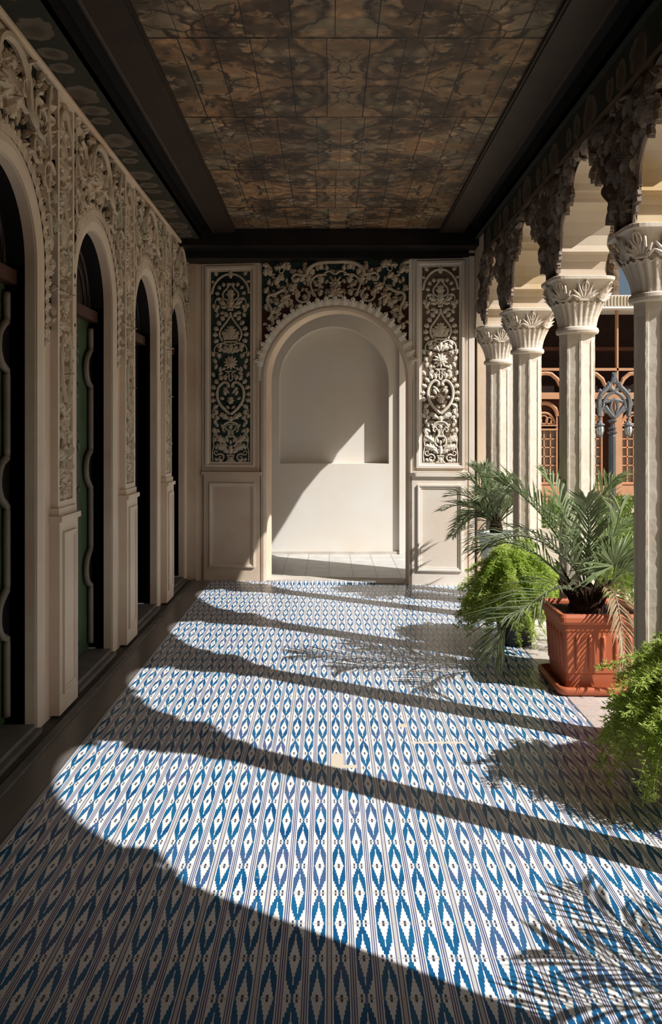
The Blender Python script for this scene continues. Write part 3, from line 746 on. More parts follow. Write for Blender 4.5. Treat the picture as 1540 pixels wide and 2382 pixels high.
mb = MB(); mb.box(-2, 2.0, -3.2, -3, -.1, 3.5); struct(mb.build('wall_rear', M['brown_wood']))

# ------------------------------------------------------------------ arcade
COLY = [1.40, 2.75, 4.10, 5.43, 6.80, 7.86]
def half_profile(S2):
    k = S2/.675
    base = [(.135,2.454),(.128,2.50),(.132,2.55),(.155,2.588),(.188,2.60),(.178,2.64),(.182,2.70),(.215,2.775),(.27,2.83),(.335,2.862),
            (.335,2.885),(.345,2.915),(.38,2.928),(.435,2.905),(.44,2.945),(.475,2.99),(.54,3.022),(.61,3.038),(.675,3.045)]
    return [(a if a < .14 else .135+(a-.135)*(S2-.135)/(.675-.135), z) for a, z in base]
def arch_block(mb, ya, yb, plain=False):
    h = half_profile((yb-ya)/2)
    hl = [(.135,2.454),(.14,2.56),(.16,2.66),(.20,2.76),(.26,2.85),(.34,2.93),(.44,2.99),(.56,3.03),(.675,3.045)] if plain else h
    P = [(ya, 2.454)] + [(ya+a, z) for a, z in hl] + [(yb-a, z) for a, z in h[::-1][1:]] + [(yb, 2.454)]
    zt = 3.50
    for i in range(len(P)-1):
        (y0, z0), (y1, z1) = P[i], P[i+1]
        mb.add([(XR,y0,z0),(XR,y1,z1),(XR,y1,zt),(XR,y0,zt)], [(0,1,2,3)])
        mb.add([(XO,y0,z0),(XO,y0,zt),(XO,y1,zt),(XO,y1,z1)], [(0,1,2,3)])
        mb.add([(XR,y0,z0),(XO,y0,z0),(XO,y1,z1),(XR,y1,z1)], [(0,1,2,3)])
    return P
ALAB = {(2,3):'cusped arch between the two nearest visible columns, above the terracotta planter', (3,4):'cusped arch between the second and third visible columns',
        (4,5):'cusped arch between the third and farthest columns', (1,2):'cusped arch from the right frame edge to the nearest column'}
def interp(P, y):
    for (a, za), (b, zb) in zip(P[:-1], P[1:]):
        if a <= y <= b and b > a: return za+(zb-za)*(y-a)/(b-a)
    return 2.454
for i in range(len(COLY)-1):
    ya, yb = COLY[i], COLY[i+1]
    lab = ALAB.get((i, i+1))
    if lab: t = empty('cusped_arch', (XC, (ya+yb)/2, 3.0), lab, 'arch', 'cusped arches of the arcade')
    else: t = struct(empty('trim_%d' % (20+i), (XC, (ya+yb)/2, 3.0)))
    m = MB(); P = arch_block(m, ya, yb, i == 0); child(m, 'arch_ring', M['soffit'], t)
    m = MB(); m.box(XR-.022, XR, ya, yb, 3.112, 3.14); child(m, 'cornice_moulding', M['tan_wood'], t)
    m = MB(); m.box(XR-.010, XR, ya, yb, 3.14, 3.33); child(m, 'painted_frieze', M['ceil_strip_r'], t)
    if lab:
        m = MB(); T5 = lambda u, z, w: (XR-w, u, z); rnd = random.Random(31+i)
        ok = lambda u, z: z > interp(P, u) + .012 and z < 3.10
        scatter(m, T5, ok, ya+.005, yb-.005, 2.60, 3.12, 300, rnd, L=(.07,.14), h=(.02,.055), mind=.022, down=30, wf=(.28,.45))
        scatter(m, T5, lambda u, z: min(u-ya, yb-u) < .15, ya, yb, 2.66, 3.0, 60, rnd, L=(.08,.15), h=(.04,.08), mind=.03, down=22, wf=(.28,.42))
        for s, y in ((1, ya), (-1, yb)):
            rtube(m, T5, [(y+s*.2,2.62),(y+s*.2,2.72),(y+s*.25,2.80),(y+s*.345,2.84)], .012, .01)
            rtube(m, T5, [(y+s*.13,2.46),(y+s*.125,2.53),(y+s*.17,2.61)], .012, .01)
            for dy, z, a, l in ((.18,2.62,-80,.09),(.335,2.87,-70,.10),(.43,2.93,-85,.12),(.44,2.92,-60,.08),(.17,2.66,-95,.08)):
                leaf(m, T5, y+s*dy, z, math.radians(a if s > 0 else 180-a), l, l*.5, .03, 3, .005, 0, .02)
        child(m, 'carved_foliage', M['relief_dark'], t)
        m = MB(); 
        for a, b in zip(P[:-1], P[1:]):
            m.add([(XR-.003,a[0],a[1]+.01),(XR-.003,b[0],b[1]+.01),(XR-.003,b[0],3.12),(XR-.003,a[0],3.12)], [(0,1,2,3)])
        child(m, 'carving_ground', M['black_wood_shade'], t)
# last short bay against the end pier, and the arch of the room beyond
t = struct(empty('trim_30', (XC, 8.2, 3)))
m = MB(); 
yy = [(7.86,2.454),(7.915,2.454),(7.92,2.98),(7.98,3.03),(8.06,3.0),(8.15,2.9),(8.24,2.72),(8.32,2.52),(8.38,2.42)]
for (a, za), (b, zb) in zip(yy[:-1], yy[1:]):
    m.add([(XR,a,za),(XR,b,zb),(XR,b,3.5),(XR,a,3.5)], [(0,1,2,3)]); m.add([(XO,a,za),(XO,a,3.5),(XO,b,3.5),(XO,b,zb)], [(0,1,2,3)]); m.add([(XR,a,za),(XO,a,za),(XO,b,zb),(XR,b,zb)], [(0,1,2,3)])
child(m, 'arch_ring', M['soffit'], t)
mb = MB(); mb.box(1.445, XO, 8.38, 8.88, 0, 3.5); struct(mb.build('wall_pier', M['plaster']))
t = struct(empty('trim_31', (XC, 9.6, 3)))
m = MB(); yy = [(8.88,2.42),(9.0,2.50),(9.02,2.60),(9.16,2.72),(9.30,2.86),(9.44,2.90),(9.60,2.86),(9.72,2.84),(9.76,2.90),(9.98,2.93),(10.3,2.94),(10.8,2.9)]
for (a, za), (b, zb) in zip(yy[:-1], yy[1:]):
    m.add([(XR,a,za),(XR,b,zb),(XR,b,3.5),(XR,a,3.5)], [(0,1,2,3)]); m.add([(XO,a,za),(XO,a,3.5),(XO,b,3.5),(XO,b,zb)], [(0,1,2,3)]); m.add([(XR,a,za),(XO,a,za),(XO,b,zb),(XR,b,zb)], [(0,1,2,3)])
child(m, 'arch_ring', M['soffit'], t)

mb = MB(); mb.box(XR, XO, -3, 1.46, 0, 3.5); struct(mb.build('wall_right', M['relief_dark']))
# ---- one column, then copies
def oct_section(a, z, raised=.008, jit=0, rnd=None):
    pts = []
    for k in range(8):
        n0 = PI/8 + k*PI/4           # face normal angle (vertices face the axes)
        nx, ny = math.cos(n0), math.sin(n0); tx, ty = -ny, nx
        hs = a*math.tan(PI/8)
        for f, inset in ((-.99,0),(-.72,0),(-.70,raised),(.70,raised),(.72,0),(.99,0)):
            j = rnd.uniform(-jit, jit) if rnd else 0
            pts.append((nx*(a-inset+j)+tx*hs*(f+j*3), ny*(a-inset+j)+ty*hs*(f+j*3), z))
    return pts
def rsq(hw, z, p=4.0, n=32, rot=0, scal=0, ns=16):
    """superellipse ring (p=2 circle, larger = squarer) with optional scallops"""
    out = []
    for k in range(n):
        a = 2*PI*k/n + rot; c, s = math.cos(a), math.sin(a)
        r = hw/((abs(c)**p+abs(s)**p)**(1/p))
        if scal: r *= 1 + scal*abs(math.sin(ns*a/2))
        out.append((r*c, r*s, z))
    return out
def make_column():
    t = empty('stone_column', (0,0,0))
    rnd = random.Random(2); m = MB()
    rings = [oct_section(.104, .30, .001), oct_section(.104, .32, .001)]
    zz = .34
    while zz < 2.06: rings.append(oct_section(.104, zz, .008, .0013, rnd)); zz += .03
    rings += [oct_section(.104, 2.075, .001), oct_section(.106, 2.12, .001)]
    m.loft(rings); m.v = [(x, y*.78, z) for x, y, z in m.v]; m.build('shaft', M['stone'], t)
    m = MB()
    m.loft([[(x*1.0,y*1.0,z) for x,y,z in oct_section(a, z, 0)] for a, z in ((.15,0),(.15,.13),(.138,.15),(.14,.18),(.125,.2),(.115,.26),(.104,.30))])
    m.build('base', M['stone'], t)
    cap = MB(); N = 64
    cap.loft([rsq(r, z, 2.2, N) for r, z in ((.108,2.112),(.126,2.118),(.131,2.132),(.127,2.148),(.115,2.156))])
    # fluted bell with scalloped rim
    prof = [(.112,2.15),(.116,2.18),(.124,2.215),(.137,2.25),(.153,2.285),(.163,2.302)]
    rings = []
    for i, (r, z) in enumerate(prof):
        ring = []
        for k in range(128):
            a = 2*PI*k/128; f = abs(math.sin(8*a*1.5)); p = 2.6; c, s = math.cos(a), math.sin(a)
            rr = r/((abs(c)**p+abs(s)**p)**(1/p))*(1-.055*(1-f)**.8*(i/5+.4)); ring.append((rr*c, rr*s, z - (.014*(1-f) if i == 5 else 0)))
        rings.append(ring)
    rings.append([(x*.9,y*.9,2.296) for x,y,z in rings[-1]])
    cap.loft(rings)
    cap.loft([rsq(r, z, p, N) for r, z, p in ((.135,2.29,2.6),(.140,2.306,2.8),(.138,2.33,3),(.150,2.37,3.4),(.166,2.405,4),(.180,2.425,5),(.196,2.434,6),(.198,2.452,6),(.19,2.456,6))])
    cap.build('capital', M['stone'], t)
    # palmettes: four faces and four corners
    for k in range(8):
        a = k*PI/4; m = MB()
        nx, ny = math.cos(a), math.sin(a); tx, ty = -ny, nx; b0 = .146 if k % 2 == 0 else .168; b1 = .186 if k % 2 == 0 else .232
        def T6(u, z, w):
            f = max(0, (z-2.31)/.125); base = b0 + (b1-b0)*f**1.5
            return (nx*(base+w)+tx*u, ny*(base+w)+ty*u, z)
        sc = 1.0 if k % 2 == 0 else .85
        for ang, L_ in ((90,.118),(66,.105),(114,.105),(42,.09),(138,.09),(22,.075),(158,.075)):
            leaf(m, T6, .0+math.cos(math.radians(ang))*.012, 2.313, math.radians(ang), L_*sc, .034*sc, .012, 1, .003, 0, .012)
            ca, sa = math.cos(math.radians(ang)), math.sin(math.radians(ang))
        m.tube([T6(-.03,2.312,.006), T6(.03,2.312,.006)], .008, 6)
        # loop outline of the middle lobe
        pts = [T6(.017*math.sin(q)*1.1, 2.39-.028*math.cos(q), .014) for q in [i*2*PI/12 for i in range(13)]]
        m.tube(pts, .0045, 5)
        m.build('palmette', M['stone'], t)
    return t
def copy_tree(o, parent=None):
    c = o.copy(); col.objects.link(c); c.parent = parent
    for ch in list(o.children): copy_tree(ch, c)
    return c
CL = {2:'nearest pale octagonal stone column with carved capital, at the right edge', 3:'second pale octagonal column, behind the terracotta planter',
      4:'third pale octagonal column, behind the bright green fern', 5:'farthest and smallest pale column, beside the sunlit end wall'}
proto = make_column()
first = True
for i, y in enumerate(COLY):
    c = proto if first else copy_tree(proto); first = False
    c.location = (XC if i < 5 else 1.545, y, 0)
    if i in CL: tag(c, CL[i], 'column', 'columns of the arcade')
    else: tag(c, 'pale octagonal stone column beyond the right edge, nearer the viewer than the fern', 'column', 'columns nearer the viewer')

# ------------------------------------------------------------------ plants
def frond(m, pts, ll=.2, n=26, wd=.012, ang=50, droop=.25, seed=1, start=.18, asym=0):
    rnd = random.Random(seed); C = catmull(pts, 10)
    m.tube(C, [.007*(1-.8*i/(len(C)-1))+.0015 for i in range(len(C))], 5)
    N = len(C)-1
    for k in range(n):
        f = start + (1-start)*k/(n-1); i = min(int(f*N), N-1); p = C[i] + (C[i+1]-C[i])*(f*N-i)
        tg = (C[min(i+1,N)]-C[max(i-1,0)]).normalized()
        side = tg.cross(Vector((0,0,1)))
        if side.length < .1: side = Vector((1,0,0))
        side.normalize(); up = side.cross(tg).normalized()
        L_ = ll*(.55+.75*math.sin(PI*min(1, f*.85+.12)))*rnd.uniform(.85,1.1)
        for s in (-1, 1):
            a = math.radians(ang*(1-.35*f)+rnd.uniform(-8,8))
            d = (tg*math.cos(a) + side*s*math.sin(a) + up*rnd.uniform(.1,.35)).normalized()
            q1 = p + d*L_*.5; q2 = p + d*L_ + Vector((0,0,-droop*L_*rnd.uniform(.5,1.3)))
            wv = d.cross(up).normalized()*wd*.5
            nrm = up*wd*.25
            m.add([p-wv*.4, p+wv*.4, q1+wv+nrm, q1-wv+nrm, q2, q1], [(0,1,5),(1,2,5),(0,5,3),(5,2,4),(3,5,4)])
def auto_frond(base, az, length, rise, droop, seed):
    """arching rachis from a base point"""
    rnd = random.Random(seed); d = Vector((math.cos(az), math.sin(az), 0)); pts = []
    for i in range(7):
        t = i/6
        pts.append(Vector(base) + d*length*t*(.85+.1*t) + Vector((0,0,rise*math.sin(min(t*1.5,1.57)) - droop*t*t)))
    return pts

# large terracotta planter with date palm
PX0, PX1, PY0, PY1 = 1.33, 1.80, 4.90, 5.36
t = empty('potted_palm', (1.565, 5.13, 0), 'spiky date palm in a square terracotta planter on a saucer, between the nearest columns', 'potted plant')
def sqring(cx, cy, hx, hy, z, r=.04, n=5):
    out = []
    for qx, qy, a0 in ((1,1,0),(-1,1,90),(-1,-1,180),(1,-1,270)):
        for k in range(n):
            a = math.radians(a0+90*k/(n-1)); out.append((cx+qx*(hx-r)+r*math.cos(a), cy+qy*(hy-r)+r*math.sin(a), z))
    return out
cx, cy = 1.565, 5.13
m = MB(); m.loft([sqring(cx, cy, h, h, z, r) for h, z, r in ((.245,0,.05),(.262,.01,.05),(.268,.035,.05),(.262,.05,.05),(.250,.052,.05),(.246,.025,.05))])
child(m, 'saucer', M['terracotta'], t, True)
m = MB()
m.loft([sqring(cx, cy, h, h, z, r) for h, z, r in ((.200,.03,.02),(.205,.11,.02),(.211,.12,.02),(.222,.36,.02),(.228,.365,.02),(.232,.40,.03),(.248,.405,.03),(.256,.42,.035),(.256,.445,.035),(.248,.462,.03),(.226,.462,.02),(.216,.45,.02),(.212,.40,.02))], cap=True)
child(m, 'planter', M['terracotta'], t)
m = MB()
for side in range(4):
    a = side*PI/2
    for k in range(-2, 3):
        pts = []
        for z in (.135,.15,.20,.28,.325,.345):
            h = .211+(z-.095)/.265*.010
            u = k*.074
            pts.append((cx+math.cos(a)*(h-.004)-math.sin(a)*u, cy+math.sin(a)*(h-.004)+math.cos(a)*u, z))
        m.tube(pts, [.004,.012,.014,.016,.017,.006], 8)
child(m, 'ribbing', M['terracotta'], t, True)
m = MB(); m.box(cx-.21, cx+.21, cy-.21, cy+.21, .40, .435); child(m, 'soil', M['soil'], t)
# woody crown
m = MB(); rnd = random.Random(6)
m.loft([[(cx-.02+r*(1+.15*math.sin(k*2.3))*math.cos(2*PI*k/14), cy+r*(1+.15*math.cos(k*1.7))*math.sin(2*PI*k/14), z) for k in range(14)] for r, z in ((.10,.42),(.105,.46),(.085,.52),(.05,.57),(.02,.60))])
for k in range(26):
    a = rnd.uniform(0, 2*PI); l = rnd.uniform(.05,.13); z = rnd.uniform(.44,.54); r0 = .07
    m.tube([(cx-.02+r0*math.cos(a), cy+r0*math.sin(a), z), (cx-.02+(r0+l*.6)*math.cos(a), cy+(r0+l*.6)*math.sin(a), z+l*.6), (cx-.02+(r0+l)*math.cos(a), cy+(r0+l)*math.sin(a), z+l*1.2)], [.014,.010,.002], 5)
child(m, 'palm_stump', M['bulb_base'], t)
B = (cx-.02, cy, .52)
FR = [  # points of each rachis (x, y, z)
 ([(1.54,5.13,.52),(1.45,5.12,.72),(1.33,5.10,.92),(1.20,5.08,1.07),(1.08,5.06,1.17),(1.02,5.05,1.19)], .27, 34, 'frond'),
 ([(1.54,5.13,.52),(1.44,5.05,.70),(1.29,5.0,.83),(1.12,4.96,.90),(.98,4.92,.885),(.90,4.90,.84)], .22, 34, 'frond_grey'),
 ([(1.54,5.13,.50),(1.42,5.02,.58),(1.28,4.92,.60),(1.13,4.84,.53),(1.02,4.80,.47),(.96,4.77,.38),(.93,4.75,.30)], .24, 34, 'frond_grey'),
 ([(1.54,5.13,.52),(1.50,5.20,.80),(1.44,5.28,1.02),(1.38,5.34,1.16),(1.34,5.36,1.22)], .18, 26, 'frond'),
 ([(1.54,5.13,.52),(1.56,5.2,.78),(1.62,5.3,1.0),(1.70,5.36,1.12),(1.78,5.4,1.18)], .22, 26, 'frond'),
 ([(1.55,5.10,.50),(1.62,5.0,.60),(1.72,4.96,.72),(1.84,4.92,.78),(1.96,4.9,.76)], .20, 26, 'frond'),
 ([(1.55,5.10,.50),(1.60,4.97,.60),(1.62,4.87,.57),(1.63,4.82,.45),(1.64,4.80,.30),(1.645,4.79,.18)], .10, 24, 'frond_dry'),
 ([(1.54,5.16,.50),(1.40,5.25,.64),(1.26,5.36,.76),(1.13,5.44,.80),(1.02,5.50,.76)], .18, 26, 'frond'),
 ([(1.55,5.16,.50),(1.64,5.3,.72),(1.76,5.42,.86),(1.92,5.5,.92)], .2, 24, 'frond'),
 ([(1.55,5.13,.5),(1.55,5.12,.75),(1.53,5.08,.98),(1.50,5.02,1.10)], .16, 22, 'frond_grey'),
 ([(1.55,5.13,.5),(1.62,5.08,.72),(1.68,5.05,.92),(1.70,5.02,1.05)], .2, 24, 'frond'),
]
for k, (pts, ll, n, mk) in enumerate(FR):
    m = MB(); frond(m, pts, ll*1.12, n, .016, 48, .2, k); child(m, 'frond', M[mk], t)
# fan of leaves behind
m = MB(); rnd = random.Random(8)
for k in range(64):
    a = rnd.uniform(-.5, PI+.5); e = rnd.uniform(-.5,.5); L_ = rnd.uniform(.18,.30)
    p = Vector((1.66,5.02,.72)); d = Vector((math.cos(a), e, math.sin(a)*.9)).normalized(); w = Vector((-d.z, 0, d.x)).normalized()*.007
    q = p+d*L_*.5; e2 = p+d*L_+Vector((0,0,-.02))
    m.add([p-w*.4, p+w*.4, q+w, q-w, e2], [(0,1,2,3),(3,2,4)])
child(m, 'fan_leaf', M['frond'], t)

# white pot with a feathery palm
t = empty('potted_palm', (1.455, 7.50, 0), 'feathery palm in a white tapered pot, beside the farthest column', 'potted plant')
def circ(cx, cy, r, z, n=28): return [(cx+r*math.cos(2*PI*k/n), cy+r*math.sin(2*PI*k/n), z) for k in range(n)]
m = MB(); m.loft([circ(1.455,7.5,r,z) for r, z in ((.10,0),(.115,.2),(.135,.45),(.15,.57),(.165,.60),(.17,.62),(.168,.635),(.155,.635),(.148,.60))]); child(m, 'pot', M['white_pot'], t, True)
m = MB(); m.loft([circ(1.455,7.5,.148,.585), circ(1.455,7.5,.147,.60)]); child(m, 'soil', M['soil'], t)
m = MB(); m.loft([circ(1.455,7.5,r,z,10) for r, z in ((.05,.59),(.06,.66),(.035,.75),(.01,.8))]); child(m, 'palm_stump', M['bulb_base'], t)
for k, (az, L_, ri, dr) in enumerate(((175,.42,.36,.10),(120,.22,.50,.0),(60,.30,.45,.05),(20,.36,.40,.1),(205,.34,.30,.22),(240,.32,.38,.12),(150,.30,.46,.06),(280,.34,.40,.12),(320,.40,.36,.12),(90,.4,.35,.1),(190,.22,.50,.0),(350,.46,.30,.18),(104,.72,.34,.30),(118,.66,.26,.42),(96,.60,.42,.2),(110,.78,.20,.36),(128,.52,.22,.34),(100,.70,.12,.40),(135,.60,.30,.20))):
    m = MB(); frond(m, auto_frond((1.455,7.5,.68), math.radians(az), L_, ri, dr, k), .18, 26, .015, 48, .15, 40+k); child(m, 'frond', M['frond_grey' if k % 2 else 'frond'], t)

# asparagus ferns
def fern(loc, r, h, seed, label, nst=110, pot_h=.2, dens=1.0):
    t = empty('asparagus_fern', loc, label, 'potted plant')
    x0, y0, z0 = loc
    m = MB(); m.loft([circ(x0,y0,rr,z0+z) for rr, z in ((r*.28,0),(r*.34,pot_h*.8),(r*.4,pot_h*.95),(r*.4,pot_h),(r*.35,pot_h))]); child(m, 'pot', M['black_pot'], t, True)
    st = MB(); fo = MB(); rnd = random.Random(seed)
    for k in range(nst):
        az = rnd.uniform(0, 2*PI); out = r*math.sqrt(rnd.uniform(.05,1.15)); top = h*rnd.uniform(.55,1)*(1-.25*(out/r)**2); dr = rnd.uniform(.15,1.15)*(out/r)
        pts = []
        for i in range(7):
            q = i/6; rr = out*(q**1.1); z = pot_h + (top-pot_h)*math.sin(min(1, q*1.5)*PI/2) - dr*(top-.04)*max(0, q-.45)**1.3*1.9
            pts.append(Vector((x0+rr*math.cos(az+.3*q), y0+rr*math.sin(az+.3*q), z0+max(z,.03))))
        C = catmull(pts, 4); st.tube(C, .0022, 4, False)
        N = len(C)-1; tot = int(34*dens)
        for j in range(tot):
            f = .12+.88*j/tot; i = min(int(f*N), N-1); p = C[i]; tg = (C[i+1]-C[i]).normalized()
            for s in range(3):
                d = (tg*.5 + Vector((rnd.gauss(0,1), rnd.gauss(0,1), rnd.gauss(0,.7))).normalized()).normalized()
                L_ = rnd.uniform(.026,.048); w = d.cross(Vector((rnd.random(),rnd.random(),1))).normalized()*.0026; w2 = d.cross(w).normalized()*.0026
                e = p+d*L_; mid = p+d*L_*.45
                fo.add([p, mid+w, e, mid-w], [(0,1,2,3)])
                for b in (-1, 1):
                    e2 = mid + (d*.6 + w.normalized()*b*.8)*L_*.55; fo.add([mid, (mid+e2)/2+w2, e2, (mid+e2)/2-w2], [(0,1,2,3)])
    child(st, 'stem', M['fern'], t); child(fo, 'foliage', M['fern'], t); 
    return t
fern((1.57,3.50,0), .47, .80, 3, 'bright feathery asparagus fern cut off by the right edge, in front of the nearest column', 380, .28, 1.7)
fern((1.32,6.10,0), .40, .79, 5, 'dense green asparagus fern on the floor behind the terracotta planter', 420, .22, 1.6)
# plant outside the frame whose shadow falls over the near tiles
t = empty('potted_palm', (1.64, 1.90, 0), 'potted palm beside the arcade just outside the right edge', 'potted plant')
m = MB(); m.loft([circ(1.64,1.90,r,z) for r, z in ((.12,0),(.15,.2),(.17,.33),(.18,.36),(.16,.36))]); child(m, 'pot', M['black_pot'], t, True)
for k in range(8):
    m = MB(); frond(m, auto_frond((1.64,1.90,.38), 2*PI*k/8+.3, .42+.08*(k%3), .50, .22, k), .2, 22, .013, 50, .2, 70+k); child(m, 'frond', M['frond'], t)

# ------------------------------------------------------------------ courtyard
# brick wall glimpsed between the far columns
mb = MB(); mb.box(2.30, 2.62, 12.0, 12.6, -1.1, 3.4); mb.box(2.30, 2.66, 11.98, 12.6, 3.4, 3.5)
tag(mb.build('brick_pier', M['brick']), 'yellow brick pier glimpsed between the two farthest columns', 'wall')
# facade at y=30 : 0.015 m per picture pixel
YF = 30.0
def FX(p): return (p-766)*.015
def FZ(p): return 1.5-(p-1005)*.015
B = empty('courtyard_building', (FX(1380), YF, -1.1), 'orange-brown timber building with arched windows across the courtyard', 'building')
m = MB(); m.box(FX(1195), FX(1660), YF+1.2, YF+1.5, FZ(930), FZ(715)); child(m, 'porch_back', M['void'], B)
m = MB(); m.box(FX(1195), FX(1660), YF-.4, YF+1.6, FZ(721), FZ(716)); m.box(FX(1195), FX(1660), YF-.35, YF-.3, FZ(716), FZ(690)); child(m, 'roof_edge', M['white_trim'], B)
m = MB(); m.box(FX(1195), FX(1660), YF-.37, YF-.30, FZ(716), FZ(692))
for k in range(62): m.box(FX(1196+k*7.5), FX(1198.5+k*7.5), YF-.41, YF-.36, FZ(716), FZ(692))
child(m, 'ribbed_fascia', M['fascia'], B)
m = MB(); m.box(FX(1195), FX(1660), YF+.0, YF+.3, FZ(928), FZ(913)); m.box(FX(1195), FX(1660), YF+.0, YF+.2, FZ(862), FZ(856)); child(m, 'beam', M['orange_wood'], B)
m = MB(); m.box(FX(1195), FX(1660), YF+.5, YF+.8, FZ(812), FZ(804)); child(m, 'beam', M['orange_dark'], B)
m = MB(); m.box(FX(1195), FX(1660), YF+.35, YF+.6, FZ(1178), FZ(925)); child(m, 'wall', M['orange_dark'], B)
m = MB(); m.box(FX(1195), FX(1660), YF-.1, YF+.36, FZ(1178), FZ(1130)); m.box(FX(1195), FX(1660), YF-.15, YF+.36, FZ(1152), FZ(1148)); child(m, 'timber_dado', M['orange_wood'], B)
m = MB(); m.box(FX(1195), FX(1660), YF-.5, YF+.36, -1.1, FZ(1176)); m.box(FX(1195), FX(1660), YF-.55, YF-.3, FZ(1182), FZ(1174)); child(m, 'stone_plinth', M['paving'], B)
for k in range(5):
    c = 1269+105*k
    # pilaster left of the window
    m = MB(); m.box(FX(c-50), FX(c-33), YF-.08, YF+.35, FZ(1178), FZ(925)); m.box(FX(c-53), FX(c-30), YF-.14, YF+.3, FZ(1150), FZ(1143)); child(m, 'post', M['orange_wood'], B)
    m = MB(); m.box(FX(c-44), FX(c-40), YF-.0, YF+.2, FZ(915), FZ(718)); child(m, 'porch_post', M['orange_dark'] if False else M['orange_wood'], B)
    # cusped upper arch
    m = MB()
    for s in (-1, 1):
        P = [(c, 868),(c+s*14,870),(c+s*28,882),(c+s*34,896),(c+s*46,892),(c+s*52,905)]
        m.tube([(FX(a), YF+.05, FZ(b)) for a, b in P], .075, 6)
    child(m, 'cusped_arch', M['orange_wood'], B)
    w = MB(); n = 16
    w.tube([(FX(c-31*math.cos(PI*i/n)), YF+.2, FZ(968-31*math.sin(PI*i/n))) for i in range(n+1)], .08, 6)
    w.box(FX(c-31), FX(c-28), YF+.15, YF+.33, FZ(1128), FZ(966)); w.box(FX(c+28), FX(c+31), YF+.15, YF+.33, FZ(1128), FZ(966))
    w.box(FX(c-31), FX(c+31), YF+.12, YF+.33, FZ(1001), FZ(997)); w.box(FX(c-31), FX(c+31), YF+.12, YF+.33, FZ(991), FZ(988)); w.box(FX(c-31), FX(c+31), YF+.12, YF+.33, FZ(1128), FZ(1122))
    for dx in (-15, 0, 15): w.box(FX(c+dx-1.3), FX(c+dx+1.3), YF+.2, YF+.33, FZ(1124), FZ(1000))
    for yy in (1021, 1041, 1062, 1083, 1103): w.box(FX(c-30), FX(c+30), YF+.2, YF+.33, FZ(yy+1.4), FZ(yy-1.4))
    # fanlight tracery
    for dx, rr in ((0, 9), (-12, 7), (12, 7), (-20, 4), (20, 4)):
        w.tube([(FX(c+dx+rr*math.cos(2*PI*i/12)), YF+.25, FZ(986-rr*1.1-rr*1.1*math.sin(2*PI*i/12))) for i in range(13)], .025, 5)
    w.tube([(FX(c-26*math.cos(PI*i/n)), YF+.25, FZ(987-27*math.sin(PI*i/n))) for i in range(n+1)], .045, 6)
    wo = child(w, 'window', M['orange_wood'], B)
    p = MB(); p.box(FX(c-30), FX(c+30), YF+.30, YF+.34, FZ(1124), FZ(1000)); l = B.location
    p.v = [(x-l.x, y-l.y, z-l.z) for x, y, z in p.v]; p.build('pane', M['pane'], wo)
# hedges and shrubs at the foot of the terrace
def bush(name, loc, rx, ry, rz, n, seed, label, leafL=.09):
    rnd = random.Random(seed); m = MB()
    for k in range(n):
        a = rnd.uniform(0, 2*PI); ph = math.acos(rnd.uniform(-.2, 1)); q = rnd.uniform(.75,1.05)
        p = Vector((loc[0]+rx*q*math.sin(ph)*math.cos(a), loc[1]+ry*q*math.sin(ph)*math.sin(a), loc[2]+rz*q*math.cos(ph)))
        d = Vector((rnd.gauss(0,1), rnd.gauss(0,1), rnd.gauss(.4,1))).normalized(); w = d.cross(Vector((rnd.random(),rnd.random(),rnd.random()))).normalized()*leafL*.2
        L_ = leafL*rnd.uniform(.6,1.2)
        m.add([p-w*.3, p+d*L_*.5-w, p+d*L_, p+d*L_*.5+w], [(0,1,2,3)])
    o = m.build(name, M['hedge']); tag(o, label, 'shrub'); return o
bush('hedge', (3.6,10.2,-1.1), .9, 2.2, 1.35, 5200, 1, 'yellow-green hedge in the courtyard behind the terracotta planter', .12)
bush('shrub', (5.9,15.5,-1.1), 1.3, 1.5, 1.1, 3600, 2, 'lower green shrub in the courtyard near the lamp post', .14)
bush('shrub', (8.5,24,-1.1), 4.5, 1.0, .75, 4000, 3, 'long low shrub row in front of the timber building', .2)

# lamp post at y = 20 : 0.01 m per picture pixel
YP = 20.0
def LX(p): return (p-766)*.01
def LZ(p): return 1.5-(p-1005)*.01
t = empty('lamp_post', (LX(1424), YP, -1.1), 'grey cast-iron lamp post with ornate crown and two hanging lanterns in the courtyard', 'lamp post')
c0 = LX(1424)
m = MB(); m.loft([circ(c0, YP, r, z, 8) for r, z in ((.20,-1.1),(.20,-.8),(.13,-.75),(.12,-.45),(.14,-.42),(.09,-.38),(.085,1.40),(.07,1.44),(.11,1.47),(.12,1.50),(.06,1.53),(.09,1.57),(.10,1.60),(.05,1.63),(.05,1.70),(.12,1.76),(.04,1.80))])
child(m, 'pole', M['iron_dark'], t)
m = MB()
def lp(pts, r=.035): m.tube([(LX(p.x), YP, LZ(p.y)) for p in catmull([(a, b, 0) for a, b in pts], 4)], r*1.35, 6)
for s in (-1, 1):
    def q(a): return 1429+s*a
    lp([(q(0),870),(q(4),885),(q(10),900),(q(0),910)], .035)
    lp([(q(10),890),(q(14),900),(q(24),910),(q(34),925),(q(35),945),(q(33),968)], .045)
    lp([(q(0),912),(q(12),918),(q(22),930),(q(26),948),(q(18),960)], .03)
    lp([(q(0),930),(q(10),932),(q(20),935)], .03)
    lp([(q(6),932),(q(8),950),(q(2),968)], .03)
    lp([(q(26),948),(q(34),958),(q(33),965)], .03)
    lp([(q(33),925),(q(38),935),(q(38),948)], .03)
    lp([(q(0),972),(q(10),962),(q(22),945)], .04)
    lp([(q(30),912),(q(36),906)], .03); lp([(q(12),893),(q(16),889)], .025)
lp([(1429,868),(1429,890)], .04); lp([(1424,869),(1434,871)], .025)
child(m, 'ornate_crown', M['iron'], t)
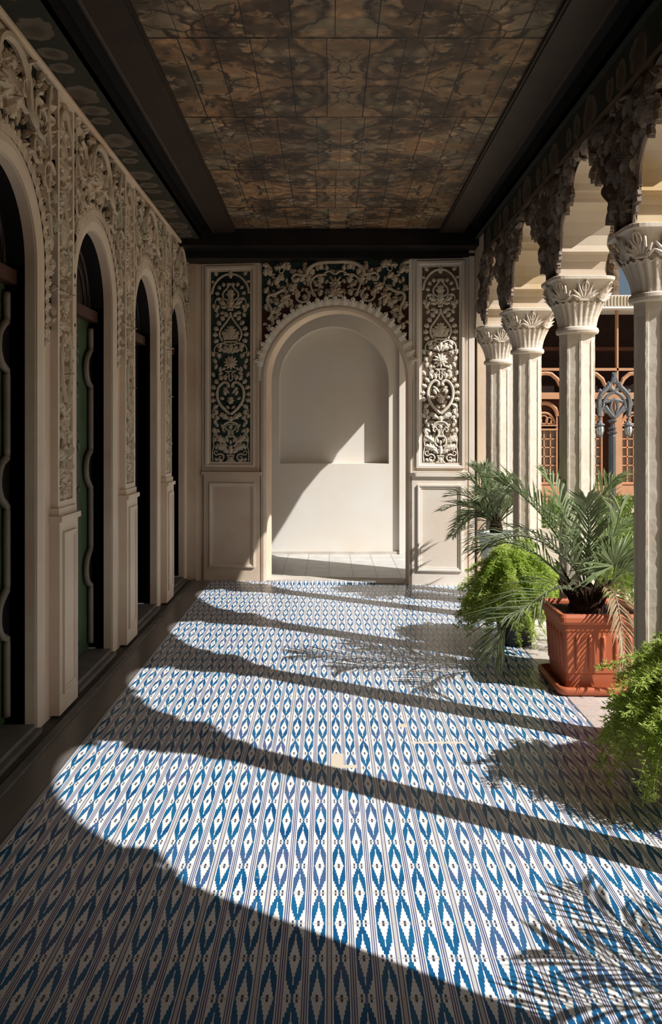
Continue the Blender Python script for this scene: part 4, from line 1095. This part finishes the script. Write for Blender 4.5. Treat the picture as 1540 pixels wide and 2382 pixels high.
for px_ in (1396, 1462):
    x0 = LX(px_)
    l = MB(); l.loft([circ(x0, YP, r, LZ(z), 8) for r, z in ((.015,968),(.02,978),(.04,980),(.06,983),(.11,987),(.115,989),(.08,990))])
    l.loft([circ(x0, YP, r, LZ(z), 8) for r, z in ((.05,1011),(.07,1013),(.03,1016),(.01,1018))])
    for k in range(8):
        a = 2*PI*k/8; l.tube([(x0+.078*math.cos(a), YP+.078*math.sin(a), LZ(990)), (x0+.098*math.cos(a), YP+.098*math.sin(a), LZ(998)), (x0+.062*math.cos(a), YP+.062*math.sin(a), LZ(1012))], .007, 4)
    lo = child(l, 'lantern', M['iron'], t)
    g = MB(); g.loft([circ(x0, YP, r, LZ(z), 16) for r, z in ((.07,990),(.09,996),(.088,1002),(.06,1012))]); L0 = t.location
    g.v = [(x-L0.x, y-L0.y, z-L0.z) for x, y, z in g.v]; g.build('lantern_glass', M['lamp_glass'], lo, True)

# tall palm behind the building
t = empty('palm_tree', (13.1, 40, -1.1), 'palm tree trunk rising behind the timber building', 'tree')
m = MB(); rings = []
for k in range(60):
    z = -1.1+k*.24; r = .34*(1+.16*(k % 2)); rings.append(circ(13.1, 40, r, z, 12))
m.loft(rings); child(m, 'trunk', M['trunk'], t)
for k in range(16):
    m = MB(); frond(m, auto_frond((13.1,40,12.4), 2*PI*k/16, 2.6, 1.2, 2.2, k), 1.0, 26, .06, 50, .3, k); child(m, 'frond', M['frond'], t)
for k in range(8):
    m = MB(); frond(m, auto_frond((13.1,40,7.0), 2*PI*k/8+.2, .9, .5, 1.0, k), .7, 14, .06, 50, .3, k); child(m, 'dry_frond', M['frond_dry'], t)

# ------------------------------------------------------------------ light
sd = Vector((-1, .64, -1.036)).normalized()
sun = bpy.data.lights.new('sun', 'SUN'); sun.energy = 9.0; sun.angle = math.radians(.53); sun.color = (1, .975, .94)
so = bpy.data.objects.new('sun', sun); col.objects.link(so); so.rotation_euler = sd.to_track_quat('-Z', 'Y').to_euler(); so.location = (8, -4, 12)
w = bpy.data.worlds.new('sky'); scn.world = w; w.use_nodes = True; nt = w.node_tree
sk = nt.nodes.new('ShaderNodeTexSky'); sk.sky_type = 'NISHITA'; sk.sun_disc = False
sk.sun_elevation = math.asin(-sd.z); sk.sun_rotation = math.atan2(-sd.x, -sd.y); sk.dust_density = 3; sk.air_density = 1
nt.links.new(sk.outputs[0], nt.nodes['Background'].inputs[0]); nt.nodes['Background'].inputs[1].default_value = .085

# ------------------------------------------------------------------ camera
cam = bpy.data.cameras.new('camera'); co = bpy.data.objects.new('camera', cam); col.objects.link(co)
co.location = (0, 0, 1.5); co.rotation_euler = (PI/2, 0, 0)
cam.sensor_fit = 'HORIZONTAL'; cam.sensor_width = 36; cam.lens = 2000/1540*36
cam.shift_x = .0026; cam.shift_y = -186/1540; cam.clip_start = .05; cam.clip_end = 300
scn.camera = co
vs = scn.view_settings; vs.view_transform = 'Standard'; vs.look = 'None'; vs.gamma = 1; vs.exposure = -.45; vs.use_curve_mapping = False
scn.cycles.max_bounces = 8; scn.cycles.diffuse_bounces = 6
